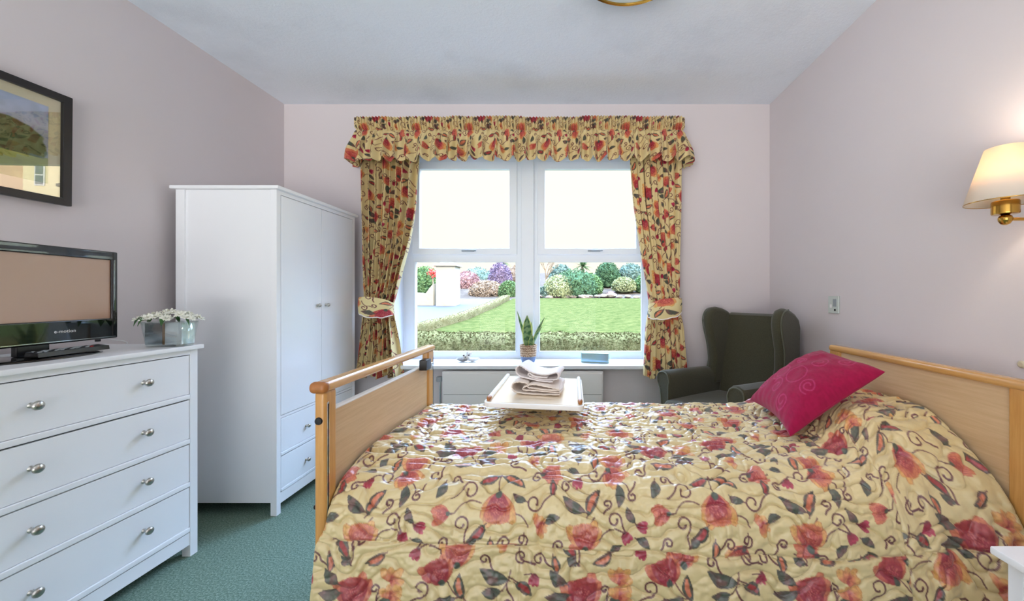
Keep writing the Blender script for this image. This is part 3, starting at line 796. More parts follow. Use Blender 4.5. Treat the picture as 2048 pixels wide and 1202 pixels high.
# ------------------------------------------------------------------ flower vase
def vase():
    t = thing('flower_vase', 'mirrored glass trough vase of white artificial flowers at the right end of the chest', 'vase', (-1.925, 1.865, CZ + .0005), math.radians(4))
    H = .118
    def ring(sx, sy, z, n=8):
        return [(sx * a, sy * b, z) for a, b in ((-1, -.55), (-.82, -1), (.82, -1), (1, -.55), (1, .55), (.82, 1), (-.82, 1), (-1, .55))]
    def taper(scale, z0, z1):
        m = MB(); 
        lo = [m.bm.verts.new(p) for p in ring(.080 * scale, .044 * scale, z0)]; hi = [m.bm.verts.new(p) for p in ring(.098 * scale, .056 * scale, z1)]
        for k in range(8): m.bm.faces.new((lo[k], lo[(k + 1) % 8], hi[(k + 1) % 8], hi[k]))
        m.bm.faces.new(lo[::-1])
        return m, hi
    m, hi = taper(1, .0, H); m.build('glass_body', pane_mat('vase_glass', .12, (.95, .98, .98)), t, solid=.003, wn=False)
    m = MB().prism([(-.078, -.038), (.0, -.040), (.0, .036), (-.078, .034)], 'z', .010, H - .006, .002); m.build('mirror_block', M['mirror'], t)
    m = MB().prism([(.012, -.040), (.080, -.034), (.080, .034), (.012, .036)], 'z', .010, H - .006, .002); m.build('mirror_block', M['mirror_rough'], t)
    MB().box(.001, .011, -.041, .03, .010, H - .006, .001).build('copper_strip', M['gold_edge'], t)
    r = random.Random(3)
    # blossoms: each flower head is its own part
    k = 0
    for i in range(9):
        for j in range(3):
            x = -.098 + i * .0245 + r.uniform(-.006, .006); y = -.045 + j * .042 + r.uniform(-.008, .008); z = H + .008 + r.uniform(-.006, .020) + .020 * math.cos((i - 4) * .36) * (1.25 if j == 1 else .8)
            c = Vector((x, y, z))
            m = MB()
            tilt = Vector((x * 4 + r.uniform(-.4, .4), y * 9 + r.uniform(-.3, .3), 1)).normalized()
            q = tilt.to_track_quat('Z', 'Y')
            for ringi, (pn, pr, lift) in enumerate(((6, .024, .1), (5, .017, .6), (3, .010, 1.2))):
                for p in range(pn):
                    a = 2 * PI * p / pn + ringi * .5 + r.uniform(-.15, .15)
                    rows = []
                    for u in range(5):
                        uu = u / 4
                        row = []
                        for v in range(5):
                            vv = v / 4 - .5
                            wd = pr * .95 * math.sin(PI * min(.93, uu * .85 + .12)) ** .7
                            rad = pr * uu
                            zz = lift * pr * uu * uu + .004 * math.cos(vv * PI) * uu - .003 * uu ** 3 + r.uniform(-.0006, .0006)
                            px, py = rad, vv * wd
                            row.append(c + q @ Vector((px * math.cos(a) - py * math.sin(a), px * math.sin(a) + py * math.cos(a), zz)))
                        rows.append(row)
                    m.sheet(rows)
            m.build('blossom', M['petal'], t, wn=False)
    for (x, y, a, L) in ((-.10, -.03, 3.4, .05), (-.06, -.055, 4.3, .055), (-.08, -.05, 3.9, .05), (.02, -.055, 4.8, .035), (-.02, .05, 1.5, .04), (.09, -.03, .2, .03), (-.105, .02, 2.8, .03)):
        rows = []
        for u in range(7):
            uu = u / 6; wd = .012 * math.sin(PI * min(.98, uu + .02)) ** .8
            cx_, cy_ = x + L * uu * math.cos(a) * .6, y + L * uu * math.sin(a) * .4
            z = H + .020 - .04 * uu * uu
            rows.append([(cx_ - math.sin(a) * wd * s_, cy_ + math.cos(a) * wd * s_, z + .004 * abs(s_)) for s_ in (-1, -.5, 0, .5, 1)])
        MB().sheet(rows).build('leaf', M['leaf'], t, wn=False, solid=.0006)
vase()

# ------------------------------------------------------------------ picture on the left wall
def picture():
    t = thing('framed_picture', 'black-framed landscape painting with a dark tree on the left wall', 'picture', (-2.333, 1.45, 1.678))
    t.rotation_euler = (0, math.radians(.5), 0)
    W = .35; H = .500
    m = MB(); b = .033
    m.box(0, .022, -W, -W + b, 0, H, .003); m.box(0, .022, W - b, W, 0, H, .003)
    m.box(0, .0215, -W + b * .9, W - b * .9, 0, b, .003); m.box(0, .0215, -W + b * .9, W - b * .9, H - b, H, .003)
    m.build('frame', M['frame_black'], t)
    MB().box(0, .008, -W + .01, W - .01, .01, H - .01).build('mount_board', mat('cream_mount', (214, 202, 160), .8), t)
    # painting: procedural landscape
    pm = bpy.data.materials.new('watercolour_landscape'); pm.use_nodes = True
    nt = pm.node_tree; bs = nt.nodes['Principled BSDF']; bs.inputs['Roughness'].default_value = .7
    n, mm = 160, 110
    ys = np.linspace(-.275, .275, n)[:, None]; zs = np.linspace(.085, .425, mm)[None, :]
    P = np.stack([.0095 + 0 * ys + 0 * zs, ys + 0 * zs, zs + 0 * ys], -1)
    n1 = vnoise(ys * 14, zs * 22, 1) * .6 + vnoise(ys * 40, zs * 55, 2) * .4
    sky = np.array((160, 166, 178.)) + n1[..., None] * np.array((22, 20, 26.)) + sstep(.3, .42, zs)[..., None] * np.array((-6, 4, 18.))
    gr = np.array((150, 156, 70.)) + n1[..., None] * 22
    img = np.where((zs < .20 + .012 * vnoise(ys * 8, 0 * ys, 4))[..., None], gr, sky)
    rad = np.hypot((ys - .155) / .118, (zs - .225) / .105) + .10 * vnoise(ys * 45, zs * 45, 6)
    tr = np.array((70, 90, 46.)) + vnoise(ys * 60, zs * 60, 7)[..., None] * 20
    mk = sstep(1.0, .93, rad)[..., None] * (zs > .19)[..., None]
    img = img * (1 - mk) + tr * mk
    c = np.clip(img, 0, 255) / 255
    pc = np.where(c <= .04045, c / 12.92, ((c + .055) / 1.055) ** 2.4)
    va = nt.nodes.new('ShaderNodeVertexColor'); va.layer_name = 'dye'; nt.links.new(va.outputs['Color'], bs.inputs['Base Color'])
    grid_mesh('painting', P, pm, t, pc)
    MB().box(.012, .014, -W + .02, W - .02, .02, H - .02).build('glass', M['picture_glass'], t)
picture()

# ------------------------------------------------------------------ bed
def bed():
    t = thing('hospital_bed', 'beech care bed with panelled footboard and headboard standing against the right wall', 'bed', (.34, 1.725, 0))
    ox, oy = .34, 1.725
    def b(mb, x0, x1, y0, y1, z0, z1, bev=.003, seg=2): mb.box(x0 - ox, x1 - ox, y0 - oy, y1 - oy, z0, z1, bev, seg)
    Y0, Y1 = 1.240, 2.212
    for nm, (xa, xb) in (('footboard', (-.825, -.788)), ('headboard', (1.456, 1.493))):
        inner = 1 if nm == 'footboard' else -1
        for (ya, yb) in ((Y0, Y0 + .064), (Y1 - .084, Y1)):
            m = MB(); b(m, xa, xb, ya, yb, .34, .962, .012 if nm == 'footboard' else .004, 4); po = m.build('post', M['beech_post'], t)
            if nm == 'footboard':
                ys = ya + .010 if ya < 1.5 else yb - .022
                m = MB(); b(m, xb - .0005, xb + .0012, ys, ys + .010, .42, .925, .0005, 1); m.build('groove_trim', M['chrome'], po)
                m = MB(); b(m, xb, xb + .0018, ys + .003, ys + .007, .425, .920, .0003, 1); m.build('groove', M['black'], po)
        m = MB()
        if nm == 'footboard':
            b(m, xa + .008, xb - .009, Y0 + .06, Y1 - .08, .42, .888, .001)
        else:
            b(m, xa + .008, xb - .004, Y0 + .045, Y1 - .08, .42, .968, .001)
        pn = m.build(nm + '_panel', M['laminate'], t)
        if nm == 'footboard':
            m = MB(); b(m, xa + .006, xb - .007, Y0 + .064, Y1 - .084, .886, .894, .003); m.build('edging', M['tray'], pn)
        # rounded top rail
        m = MB()
        b(m, xa - .008, xb + .008, Y0 - .004, Y1 + .004, .958, .991, .0135, 5)
        ra = m.build(nm + '_rail', M['beech_rail'], t)
        if nm == 'footboard':
            m = MB(); b(m, xa - .010, xb + .010, Y0 - .016, Y0 + .018, .956, .993, .0155, 5); m.build('end_cap', M['wood_cap'], ra)
    # fittings
    m = MB().lathe([(.012, 0), (.012, -.002), (.0105, -.005), (.004, -.0065), (.0005, -.007)], (-.808 - ox, Y0 - oy, .868), 20, 'y'); m.build('screw_cap', M['rubber'], t)
    m = MB().ball((-.834 - ox, Y0 + .03 - oy, .580), .010, 2); m.build('side_knob', M['black'], t)
    m = MB(); b(m, -.795, -.755, Y1 - .20, Y1 - .135, .880, .935, .004); m.build('rail_catch', M['black'], t)
    m = MB(); b(m, -.789, -.765, Y1 - .100, Y1 - .065, .862, .905, .006, 3); m.build('bracket', M['chrome'], t)
    # frame, mattress, wheels (below the spread)
    m = MB(); b(m, -.788, 1.456, Y0 + .05, Y0 + .09, .36, .42); b(m, -.788, 1.456, Y1 - .09, Y1 - .05, .36, .42)
    for x in (-.6, 0, .6, 1.2): b(m, x, x + .04, Y0 + .05, Y1 - .05, .37, .41)
    m.build('bed_frame', M['steel'], t)
    m = MB(); b(m, -.770, 1.43, Y0 + .13, Y1 - .065, .42, .575, .05, 5); m.build('mattress', M['cord_white'], t)
    for x in (-.60, 1.25):
        for y in (Y0 + .10, Y1 - .10):
            m = MB(); b(m, x - .02, x + .02, y - .02, y + .02, .10, .38); l = m.build('leg', M['steel'], t)
            MB().lathe([(.02, -.015), (.05, -.015), (.05, .015), (.02, .015)], (x - ox, y - oy, .05), 24, 'y').build('wheel', M['rubber'], l)
bed()

def spline1(P, n_out, tpar=None):
    """Catmull-Rom through control points P (k, ..., 2) -> dense"""
    k = len(P); t = np.linspace(0, k - 1, n_out) if tpar is None else tpar
    i = np.clip(np.floor(t).astype(int), 0, k - 2); u = (t - i)
    sh = (slice(None),) + (None,) * (P.ndim - 1)
    u = u[sh]
    p0 = P[np.clip(i - 1, 0, k - 1)]; p1 = P[i]; p2 = P[i + 1]; p3 = P[np.clip(i + 2, 0, k - 1)]
    return 0.5 * (2 * p1 + (p2 - p0) * u + (2 * p0 - 5 * p1 + 4 * p2 - p3) * u ** 2 + (3 * p1 - p0 - 3 * p2 + p3) * u ** 3)

def bedspread():
    n = 800                                                   # along X
    base = np.array([(2.250, .40), (2.246, .50), (2.236, .585), (2.205, .640), (2.13, .668), (2.0, .674), (1.8, .676), (1.6, .678), (1.46, .676), (1.37, .662),
                     (1.295, .628), (1.245, .575), (1.222, .50), (1.208, .42), (1.200, .33), (1.192, .24), (1.188, .15)])
    head = np.array([(2.250, .40), (2.246, .52), (2.232, .625), (2.195, .700), (2.12, .765), (2.0, .792), (1.86, .800), (1.72, .806), (1.60, .800), (1.49, .748),
                     (1.40, .680), (1.325, .605), (1.270, .520), (1.232, .43), (1.205, .33), (1.188, .24), (1.178, .15)])
    dense = spline1(base, 1600); seg = np.r_[0, np.cumsum(np.hypot(*np.diff(dense, axis=0).T))]
    Lc = seg[-1]; m = int(Lc / .0029)
    tt = np.linspace(0, len(base) - 1, 1600)
    v = np.linspace(0, Lc, m); tpar = np.interp(v, seg, tt)
    u = np.linspace(0, 1, n)
    B = spline1(base, 0, tpar); H = spline1(head, 0, tpar)     # (m,2)
    xl_top, xr = -.784, 1.450
    yb = B[:, 0]
    xl = xl_top - .024 * sstep(1.232, 1.216, yb)              # the hanging side passes outside the post
    X = xl[None, :] * (1 - u[:, None]) + xr * u[:, None]
    w = sstep(.93, 1.20, X + .10 * (B[None, :, 0] - 1.7))
    Y = B[None, :, 0] * (1 - w) + H[None, :, 0] * w
    Z = B[None, :, 1] * (1 - w) + H[None, :, 1] * w
    vv = v[None, :] + 0 * X
    # gentle unevenness
    top = sstep(.60, .66, B[:, 1])[None, :]
    Z = Z + top * (.007 * vnoise(X * 3.2, Y * 4.5, 21) + .004 * vnoise(X * 9, Y * 11, 22))
    side = (1 - top) * (B[None, :, 0] < 1.5)
    Y = Y - side * (.010 * vnoise(X * 3.0, Z * 1.2, 24) + .008 * vnoise(X * 8, Z * 1.0, 25)) - .012 * side * sstep(.5, .15, Z)
    Y = np.where(B[None, :, 0] < 1.5, np.minimum(Y, np.where(X < -.74, 1.30 - 0 * Y, 9)) if False else Y, Y)
    # vertical drape folds on the pillow corner
    fold = sstep(1.02, 1.10, X) * side
    Y = Y - fold * (.010 * vnoise(X * 16, Z * 2, 31) + .006 * vnoise(X * 34, Z * 3, 32))
    vs = seg[-1] - .53                                         # stitched seam low on the side
    seam_v = np.interp(.50, B[::-1, 1][: m // 3], v[::-1][: m // 3])
    seam = seam_v + .055 * sstep(-.8, 1.1, X) + .004 * vnoise(X * 7, 0 * X, 3)
    below = vv > seam
    xs = 1.045 + .03 * (Z - .4)
    right = (X > xs) & (B[None, :, 0] < 1.42)
    # quilting stitches: wandering lines
    U = X + 1.0; Vv = vv
    f = Vv / .058 + 1.25 * vnoise(U / .105, Vv / .10, 41) + .45 * vnoise(U / .045, Vv / .045, 42) + 2.3 * below + .7 * right
    g = np.abs(np.sin(PI * f)) ** .55
    f2 = U / .17 + 1.6 * vnoise(U / .11 + 5, Vv / .09, 43)
    g2 = np.abs(np.sin(PI * f2)) ** .4
    h = .009 * g * (.5 + .5 * g2)
    h = h - .0055 * np.exp(-(np.abs(np.sin(PI * f)) * .017 / .0034) ** 2) * (.4 + .6 * sstep(-.5, .1, vnoise(U / .2, Vv / .13, 48)))
    h = h + .0018 * vnoise(U / .022, Vv / .012, 44) + .0010 * vnoise(U / .010, Vv / .010, 45)
    # crosswise wrinkles on top
    h = h + top * (.0065 * vnoise(U / .10, Vv / .026, 46) + .003 * vnoise(U / .05, Vv / .013, 47))
    h = h - .007 * np.exp(-((vv - seam) / .0045) ** 2) - .007 * np.exp(-((X - xs) / .0045) ** 2) * (B[None, :, 0] < 1.42)
    P = np.stack([X, Y, Z], -1)
    du = np.gradient(P, axis=0); dv = np.gradient(P, axis=1)
    N = np.cross(du, dv); N /= np.linalg.norm(N, axis=-1, keepdims=True) + 1e-9
    if N[n // 2, int(m * .4), 2] < 0: N = -N
    edge = sstep(0, .012, X - xl[None, :]) * sstep(0, .01, xr - X)
    P = P + N * (h * (.35 + .65 * edge))[..., None]
    P[..., 0] = np.clip(P[..., 0], xl[None, :] - .002, xr + .002)
    pu = U + .27 * below + .41 * right; pv = Vv + .19 * below + .30 * right
    col = print_at(pu, pv)
    o = grid_mesh('bedspread', P, M['quilt'], None, col)
    tag(o, 'quilted cream bedspread with red flowers draped over the bed', 'bedspread')
bedspread()

# ------------------------------------------------------------------ magenta cushion
def cushion():
    Bc = Vector((.852, 1.530, .715)); Lc = Vector((.915, 2.010, .730)); Rc = Vector((1.282, 1.60, .955)); Tc = Lc + (Rc - Bc) + Vector((-.01, 0, .0))
    n = 200
    a = np.linspace(0, 1, n)[:, None]; b = np.linspace(0, 1, n)[None, :]
    A, Bb = a + 0 * b, b + 0 * a
    # edges bow inwards between the corners
    ea = A + .055 * np.sin(PI * Bb) * (1 - 2 * A); eb = Bb + .055 * np.sin(PI * A) * (1 - 2 * Bb)
    def P0(x, y): return (1 - x)[..., None] * (1 - y)[..., None] * np.array(Bc) + x[..., None] * (1 - y)[..., None] * np.array(Rc) + (1 - x)[..., None] * y[..., None] * np.array(Lc) + x[..., None] * y[..., None] * np.array(Tc)
    P = P0(ea, eb)
    nr = np.array((Rc - Bc).cross(Lc - Bc).normalized())
    if nr[2] < 0: nr = -nr
    prof = (np.clip(4 * A * (1 - A), 0, 1) * np.clip(4 * Bb * (1 - Bb), 0, 1)) ** .42
    wr = .006 * vnoise(A * 5, Bb * 7, 3) + .003 * vnoise(A * 16, Bb * 9, 4)
    pleat = .004 * np.sin(Bb * 60) * np.exp(-A / .07) + .003 * np.sin(A * 70) * np.exp(-(1 - Bb) / .05)
    top = P + nr * (.112 * prof + (wr + pleat) * prof ** .6)[..., None]
    bot = P - nr * (.048 * prof)[..., None]
    # tufted line pattern woven in the cloth
    c0 = np.array(lin((148, 14, 62))); c1 = np.array(lin((190, 62, 112)))
    m = np.zeros((n, n))
    def cs(cx, cy, R, turns, ph, hand=1, inner=.25):
        nonlocal m
        th = np.linspace(0, 2 * PI * turns, int(260 * turns)); r = R * (1 - (1 - inner) * th / th[-1]) if turns > 1.01 else R + 0 * th
        xs = cx + r * np.cos(th * hand + ph); ys = cy + r * np.sin(th * hand + ph)
        for x, y in zip(xs, ys):
            i, j = int(x * n), int(y * n)
            if 1 < i < n - 2 and 1 < j < n - 2: m[i - 1:i + 1, j - 1:j + 1] = 1
    r = random.Random(4)
    for (x, y, R, tn) in ((.36, .66, .11, 1), (.38, .655, .085, 1), (.17, .80, .07, 1.6), (.62, .80, .10, 1.7), (.60, .58, .06, 2), (.20, .52, .10, 1.5), (.42, .40, .12, 1), (.80, .62, .08, 1), (.12, .28, .09, 1.6),
                          (.50, .90, .07, 1), (.80, .88, .07, 1.8), (.68, .36, .10, 1.6), (.40, .16, .09, 1.7), (.86, .22, .08, 1.5), (.28, .93, .05, 1)):
        cs(x, y, R, tn, r.random() * 6, r.choice((1, -1)))
    m = (m + np.roll(m, 1, 0) + np.roll(m, 1, 1)) / 3
    col = c0 * (1 - .55 * m[..., None]) + c1 * .55 * m[..., None]
    col = col * (1 + .10 * vnoise(A * 60, Bb * 60, 9))[..., None]
    both = np.concatenate([top, bot[:, ::-1]], 1); cc = np.concatenate([col, np.tile(c0, (n, n, 1))], 1)
    both = np.concatenate([both, both[:, :1]], 1); cc = np.concatenate([cc, cc[:, :1]], 1)
    mt = dyed('magenta_brushed_cotton', .8, .15, .12, 700)
    o = grid_mesh('cushion', both, mt, None, cc)
    tag(o, 'magenta cushion with a swirl pattern leaning on the pillow end of the bed', 'cushion')
cushion()

# ------------------------------------------------------------------ overbed table with towels
TZ = .792
TROLL = math.radians(2.4)
def table():
    t = thing('overbed_table', 'white overbed table with raised side rails standing over the bed near the window', 'table', (-.172, 1.99, 0))
    top = MB()
    r = .03; hw, y0, y1 = .222, -.285, .285
    pts = []
    for (cx_, cy_, a0) in ((hw - r, y1 - r, 0), (-hw + r, y1 - r, PI / 2), (-hw + r, y0 + r, PI), (hw - r, y0 + r, 1.5 * PI)):
        for k in range(6): pts.append((cx_ + r * math.cos(a0 + k * PI / 10), cy_ + r * math.sin(a0 + k * PI / 10)))
    top.prism(pts, 'z', -.022, 0, .003, 2)
    o = top.build('tabletop', M['tray'], t); o.location = (0, 0, TZ); o.rotation_euler = (0, TROLL, 0)
    sp_ = MB(); sp_.prism([(a * .965, b * .975) for a, b in pts], 'z', .0002, .0012, .0004, 1); sp_.build('surface', mat('pale_beech_surface', (246, 230, 204), .2, spec=.8, coat=1.0, coatr=.16), o)
    for s in (-1, 1):
        m = MB().tube([(s * .204, -.235, .008), (s * .204, .262, .008)], .0105, 14); rl = m.build('side_rail', M['tray'], o)
        m = MB().tube([(s * .204, -.262, .005), (s * .204, -.252, .008), (s * .204, -.234, .009)], [.006, .0105, .0112], 14); m.build('rail_end', M['wood_cap'], rl)
    MB().box(-.03, .03, .242, .282, .06, TZ - .025, .004).build('column', M['steel'], t)
    b = MB(); b.box(-.22, .22, .245, .279, .03, .065, .006)
    b.box(-.22, -.185, -.25, .279, .03, .06, .006); b.box(.185, .22, -.25, .279, .03, .06, .006); b.build('base', M['steel'], t)
    for x in (-.2, .2):
        for y in (-.22, .255): MB().lathe([(.006, -.01), (.022, -.01), (.022, .01), (.006, .01)], (x, y, .022), 20, 'y').build('castor', M['rubber'], t)
table()

def ribbon_cloth(name, prof, y0, y1, z0, material, label, cx, cy, roll, seed, th=.006, ny=34, skew=0.0):
    """a folded cloth: profile (x,z) swept along depth"""
    P = spline1(np.array(prof, float), 150)
    ys = np.linspace(y0, y1, ny)
    G = np.zeros((150, ny, 3))
    for j, y in enumerate(ys):
        q = (j / (ny - 1))
        s = np.linspace(0, 1, 150)
        G[:, j, 0] = P[:, 0] * (1 - .03 * q) + .004 * vnoise(s * 8, q * 3 + 0 * s, seed) + skew * q
        G[:, j, 2] = P[:, 1] * (1 + .05 * vnoise(s * 3, q * 2 + 0 * s, seed + 1)) + .0025 * vnoise(s * 18, q * 6 + 0 * s, seed + 2)
        G[:, j, 1] = y + (.006 * vnoise(s * 10, q * 0 + 0 * s, seed + 5) + .003 * np.sin(s * 260)) * (1 if j in (0, ny - 1) else .5 if j in (1, ny - 2) else .2)
    G[..., 2] = np.maximum(G[..., 2], .004)
    o = grid_mesh(name, G, material, None, None, solid=th)
    o.location = (cx, cy, z0); o.rotation_euler = (0, TROLL, roll)
    tag(o, label, 'towel')
    return o
ribbon_cloth('folded_towel', [(.105, .006), (.03, .005), (-.06, .006), (-.108, .010), (-.124, .028), (-.118, .05), (-.095, .058), (-.06, .054), (-.052, .042), (-.068, .034), (-.070, .024), (-.05, .019), (.02, .018), (.104, .017), (.106, .024), (.10, .030), (.02, .029), (-.03, .031), (-.048, .036), (-.04, .046), (-.01, .050), (.03, .046), (.07, .040), (.10, .034)],
             -.115, .13, TZ + .0035, M['towel2'], 'lower folded cream towel with frayed edge on the overbed table', -.16, 1.965, math.radians(-4), 3, .006)
ribbon_cloth('folded_towel', [(.070, .060), (.02, .058), (-.04, .066), (-.085, .074), (-.112, .090), (-.116, .112), (-.10, .124), (-.08, .116), (-.05, .098), (-.01, .088), (.03, .086), (.062, .094), (.082, .102), (.094, .094), (.09, .078), (.06, .070), (.02, .070), (-.03, .076), (-.055, .084), (-.05, .094), (-.02, .080), (.04, .078)],
             -.085, .115, TZ + .002, M['towel'], 'crumpled white towel lying on top of the lower towel', -.16, 1.975, math.radians(-6), 9, .006)

# ------------------------------------------------------------------ armchair
def armchair():
    t = thing('armchair', 'dark green wing armchair in the corner between the window and the bed', 'armchair', (1.137, 2.745, 0), math.radians(-57.4))
    G = M['green']
    # local: x across, -y forward
    m = MB(); m.box(-.285, .285, -.36, .28, .20, .40, .03, 4); m.build('base', G, t)
    m = MB(); m.box(-.255, .255, -.455, .16, .405, .548, .045, 5)
    for v in m.bm.verts:
        v.co.z += .022 * math.cos(v.co.x / .255 * PI / 2) * math.cos((v.co.y + .15) / .31 * PI / 2) * (1 if v.co.z > .5 else 0)
    m.build('seat_cushion', G, t, sub=1)
    # reclined back
    m = MB()
    pts = [(.12, .46), (.25, .46), (.335, 1.08), (.33, 1.115), (.31, 1.135), (.275, 1.137), (.245, 1.12), (.225, .95), (.17, .72)]
    m.prism(pts, 'x', -.238, .238, .02, 3); bk = m.build('backrest', G, t)
    for s in (-1, 1):
        # wing: profile in (y,z)
        prof = [(.26, .60), (.08, .60), (.065, .70), (.085, .78), (.075, .90), (.045, 1.00), (.03, 1.08), (.04, 1.135), (.075, 1.172), (.13, 1.183), (.19, 1.172), (.25, 1.15), (.31, 1.11), (.335, 1.05), (.32, .80), (.29, .60)]
        m = MB(); xa, xb = (.215, .290) if s > 0 else (-.290, -.215)
        m.prism(prof, 'x', xa, xb, .030, 4)
        for v in m.bm.verts:                                    # wings splay outwards at the front
            k = max(0, (.31 - v.co.y) / .30)
            v.co.x += s * .022 * k * min(1, max(0, (v.co.z - .6) / .3))
        m.build('wing', G, t)
        e = []
        for (y, z) in smooth_path([(a, b, 0) for a, b in prof[1:10]], 5) and [(p[0], p[1]) for p in smooth_path([(a, b, 0) for a, b in prof[1:10]], 5)]:
            k = max(0, (.31 - y) / .30)
            cx_, cz_ = .12, .95
            e.append(((s * .288) + s * .022 * k * min(1, max(0, (z - .6) / .3)), y + (.012 if y < .16 else 0), z - (.008 if z > 1.1 else 0)))
        MB().tube(e, .0045, 8).build('piping', M['green_pipe'], t)
        # arm: scroll section in (x,z) swept along y
        c = [(.232, .40), (.232, .62), (.225, .665), (.235, .705), (.262, .728), (.300, .733), (.338, .716), (.352, .68), (.345, .64), (.325, .60), (.312, .50), (.308, .22), (.232, .22)]
        c = [(s * a, b) for a, b in c]
        m = MB(); m.prism(c, 'y', -.405, .25, .016, 3)
        for v in m.bm.verts:
            if v.co.z > .6: v.co.z += -.02 * (v.co.y + .405) / .57 + .006
        m.build('armrest', G, t)
        e = [(a, -.4065, b) for a, b in [(s * x_, z_) for x_, z_ in ((.240, .40), (.240, .62), (.234, .665), (.244, .70), (.266, .722), (.300, .727), (.332, .712), (.344, .68), (.337, .642), (.318, .60), (.305, .5), (.302, .3))]]
        MB().tube(smooth_path(e, 4), .0042, 8).build('piping', M['green_pipe'], t)
        for (y, dy) in ((-.33, -.02), (.20, .04)):
            MB().tube([(s * .26, y, .21), (s * .262, y + dy * .5, .1), (s * .264, y + dy, 0)], [.024, .019, .014], 14).build('leg', M['dark_wood'], t)
armchair()

# ------------------------------------------------------------------ radiator
def radiator():
    t = thing('radiator', 'white panel radiator fixed under the windowsill', 'radiator', (-.40, 3.13, .1))
    y = 3.075 - 3.13
    m = MB(); m.box(-.628, .632, y, y + .022, 0, .555, .006, 3)
    m.build('front_panel', M['rad'], t)
    m = MB(); m.box(-.634, .638, y + .004, .030, .548, .570, .004); m.box(-.634, -.622, y + .006, .030, 0, .552, .003); m.box(.626, .638, y + .006, .030, 0, .552, .003); m.build('casing', M['rad'], t)
    m = MB(); m.box(-.62, .624, y - .001, y + .002, .388, .3905); m.build('groove', M['gap'], t)
    MB().box(-.40, -.36, .02, .049, .1, .5).build('bracket', M['steel'], t); MB().box(.36, .40, .02, .049, .1, .5).build('bracket', M['steel'], t)
    m = MB(); m.tube([(-.625, 0, .49), (-.665, 0, .49)], .011, 12); m.tube([(-.665, 0, .50), (-.665, 0, -.1)], .0075, 10); m.build('pipe', M['chrome'], t)
    m = MB().lathe([(.012, -.018), (.024, -.014), (.026, 0), (.024, .02), (.015, .026)], (-.668, -.012, .498), 20, 'z'); m.build('valve_knob', M['grey_plastic'], t)
radiator()

# ------------------------------------------------------------------ things on the windowsill
SZ = .7165
def plant():
    t = thing('snake_plant', 'snake plant in a straw and blue pot on the windowsill in front of the mullion', 'plant', (-.372, 3.245, SZ))
    m = MB().lathe([(.048, 0), (.054, .006), (.060, .03), (.064, .05)], (0, 0, 0), 40, caps=False); 
    m.lathe([(.001, .0005), (.048, .0005)], (0, 0, 0), 40, caps=False)
    m.build('pot_base', mat('blue_grey_pot', (98, 112, 138), .7, bump=(90, .5, .004)), t)
    straw = mat('woven_straw', (196, 158, 118), .8)
    nt = straw.node_tree; bs = nt.nodes['Principled BSDF']; tc = nt.nodes['Texture Coordinate']
    wv = nt.nodes.new('ShaderNodeTexWave'); wv.wave_type = 'BANDS'; wv.bands_direction = 'Z'; wv.inputs['Scale'].default_value = 16; wv.inputs['Distortion'].default_value = 6; wv.inputs['Detail Scale'].default_value = 8
    rp = nt.nodes.new('ShaderNodeValToRGB'); rp.color_ramp.elements[0].color = (*lin((128, 86, 52)), 1); rp.color_ramp.elements[1].color = (*lin((222, 192, 156)), 1)
    bp = nt.nodes.new('ShaderNodeBump'); bp.inputs['Strength'].default_value = .7; bp.inputs['Distance'].default_value = .004
    nt.links.new(tc.outputs['Object'], wv.inputs['Vector']); nt.links.new(wv.outputs['Fac'], rp.inputs['Fac']); nt.links.new(rp.outputs['Color'], bs.inputs['Base Color'])
    nt.links.new(wv.outputs['Fac'], bp.inputs['Height']); nt.links.new(bp.outputs['Normal'], bs.inputs['Normal'])
    prof = []
    for k in range(13):
        z = .050 + k * .0078; prof.append((.0645 + .0065 * (k / 12) + (.0018 if k % 2 else -.0005), z))
    m = MB().lathe(prof + [(.066, .146), (.064, .135)], (0, 0, 0), 40, caps=False); m.build('straw_sleeve', straw, t, angle=80)
    MB().lathe([(.0005, .132), (.064, .130)], (0, 0, 0), 32, caps=False).build('soil', M['soil'], t)
    sg = bpy.data.materials.new('banded_succulent_leaf'); sg.use_nodes = True
    nt = sg.node_tree; bs = nt.nodes['Principled BSDF']; bs.inputs['Roughness'].default_value = .4
    va = nt.nodes.new('ShaderNodeVertexColor'); va.layer_name = 'dye'; nt.links.new(va.outputs['Color'], bs.inputs['Base Color'])
    def lf(bx, by, L, W, lx, ly, curve, yaw):
        n, k = 46, 15
        u = np.linspace(0, 1, n)[:, None]; s = np.linspace(-1, 1, k)[None, :]
        wd = W * (np.sin(PI * (u * .80 + .17)) ** .8) * np.clip((1 - u) * 5, 0, 1) ** .45
        cxx = bx + lx * u + curve * u * u; cyy = by + ly * u; z = .125 + L * u
        px = cxx + wd * s * math.cos(yaw); py = cyy + wd * s * math.sin(yaw) - .35 * wd * (1 - s * s) + .002
        P = np.stack([px, py, z + 0 * s], -1)
        g = np.array(lin((46, 92, 50))); lg = np.array(lin((120, 150, 96))); yl = np.array(lin((196, 196, 96)))
        band = sstep(-.1, .5, np.sin(u * L / .0085 + 2.2 * vnoise(u * 12, s * 2.5, 3) + .8 * s * s))[..., None]
        c = g * band + lg * (1 - band) * .9 + g * (1 - band) * .1
        ed = sstep(.76, .9, np.abs(s) + 0 * u)[..., None]; c = c * (1 - ed) + yl * ed
        grid_mesh('leaf', P, sg, t, c, solid=.003)
    lf(-.004, -.010, .265, .041, -.005, .0, .0, .15)
    lf(-.012, .02, .30, .014, -.075, .0, -.01, .6)
    lf(.030, .015, .245, .017, .06, .01, .045, -.5)
    lf(.028, -.02, .175, .016, .05, -.01, .04, .5)
    lf(.022, -.03, .11, .022, .012, -.01, .0, -.2)
    lf(.008, .0, .21, .020, .03, .0, -.012, .9)
plant()

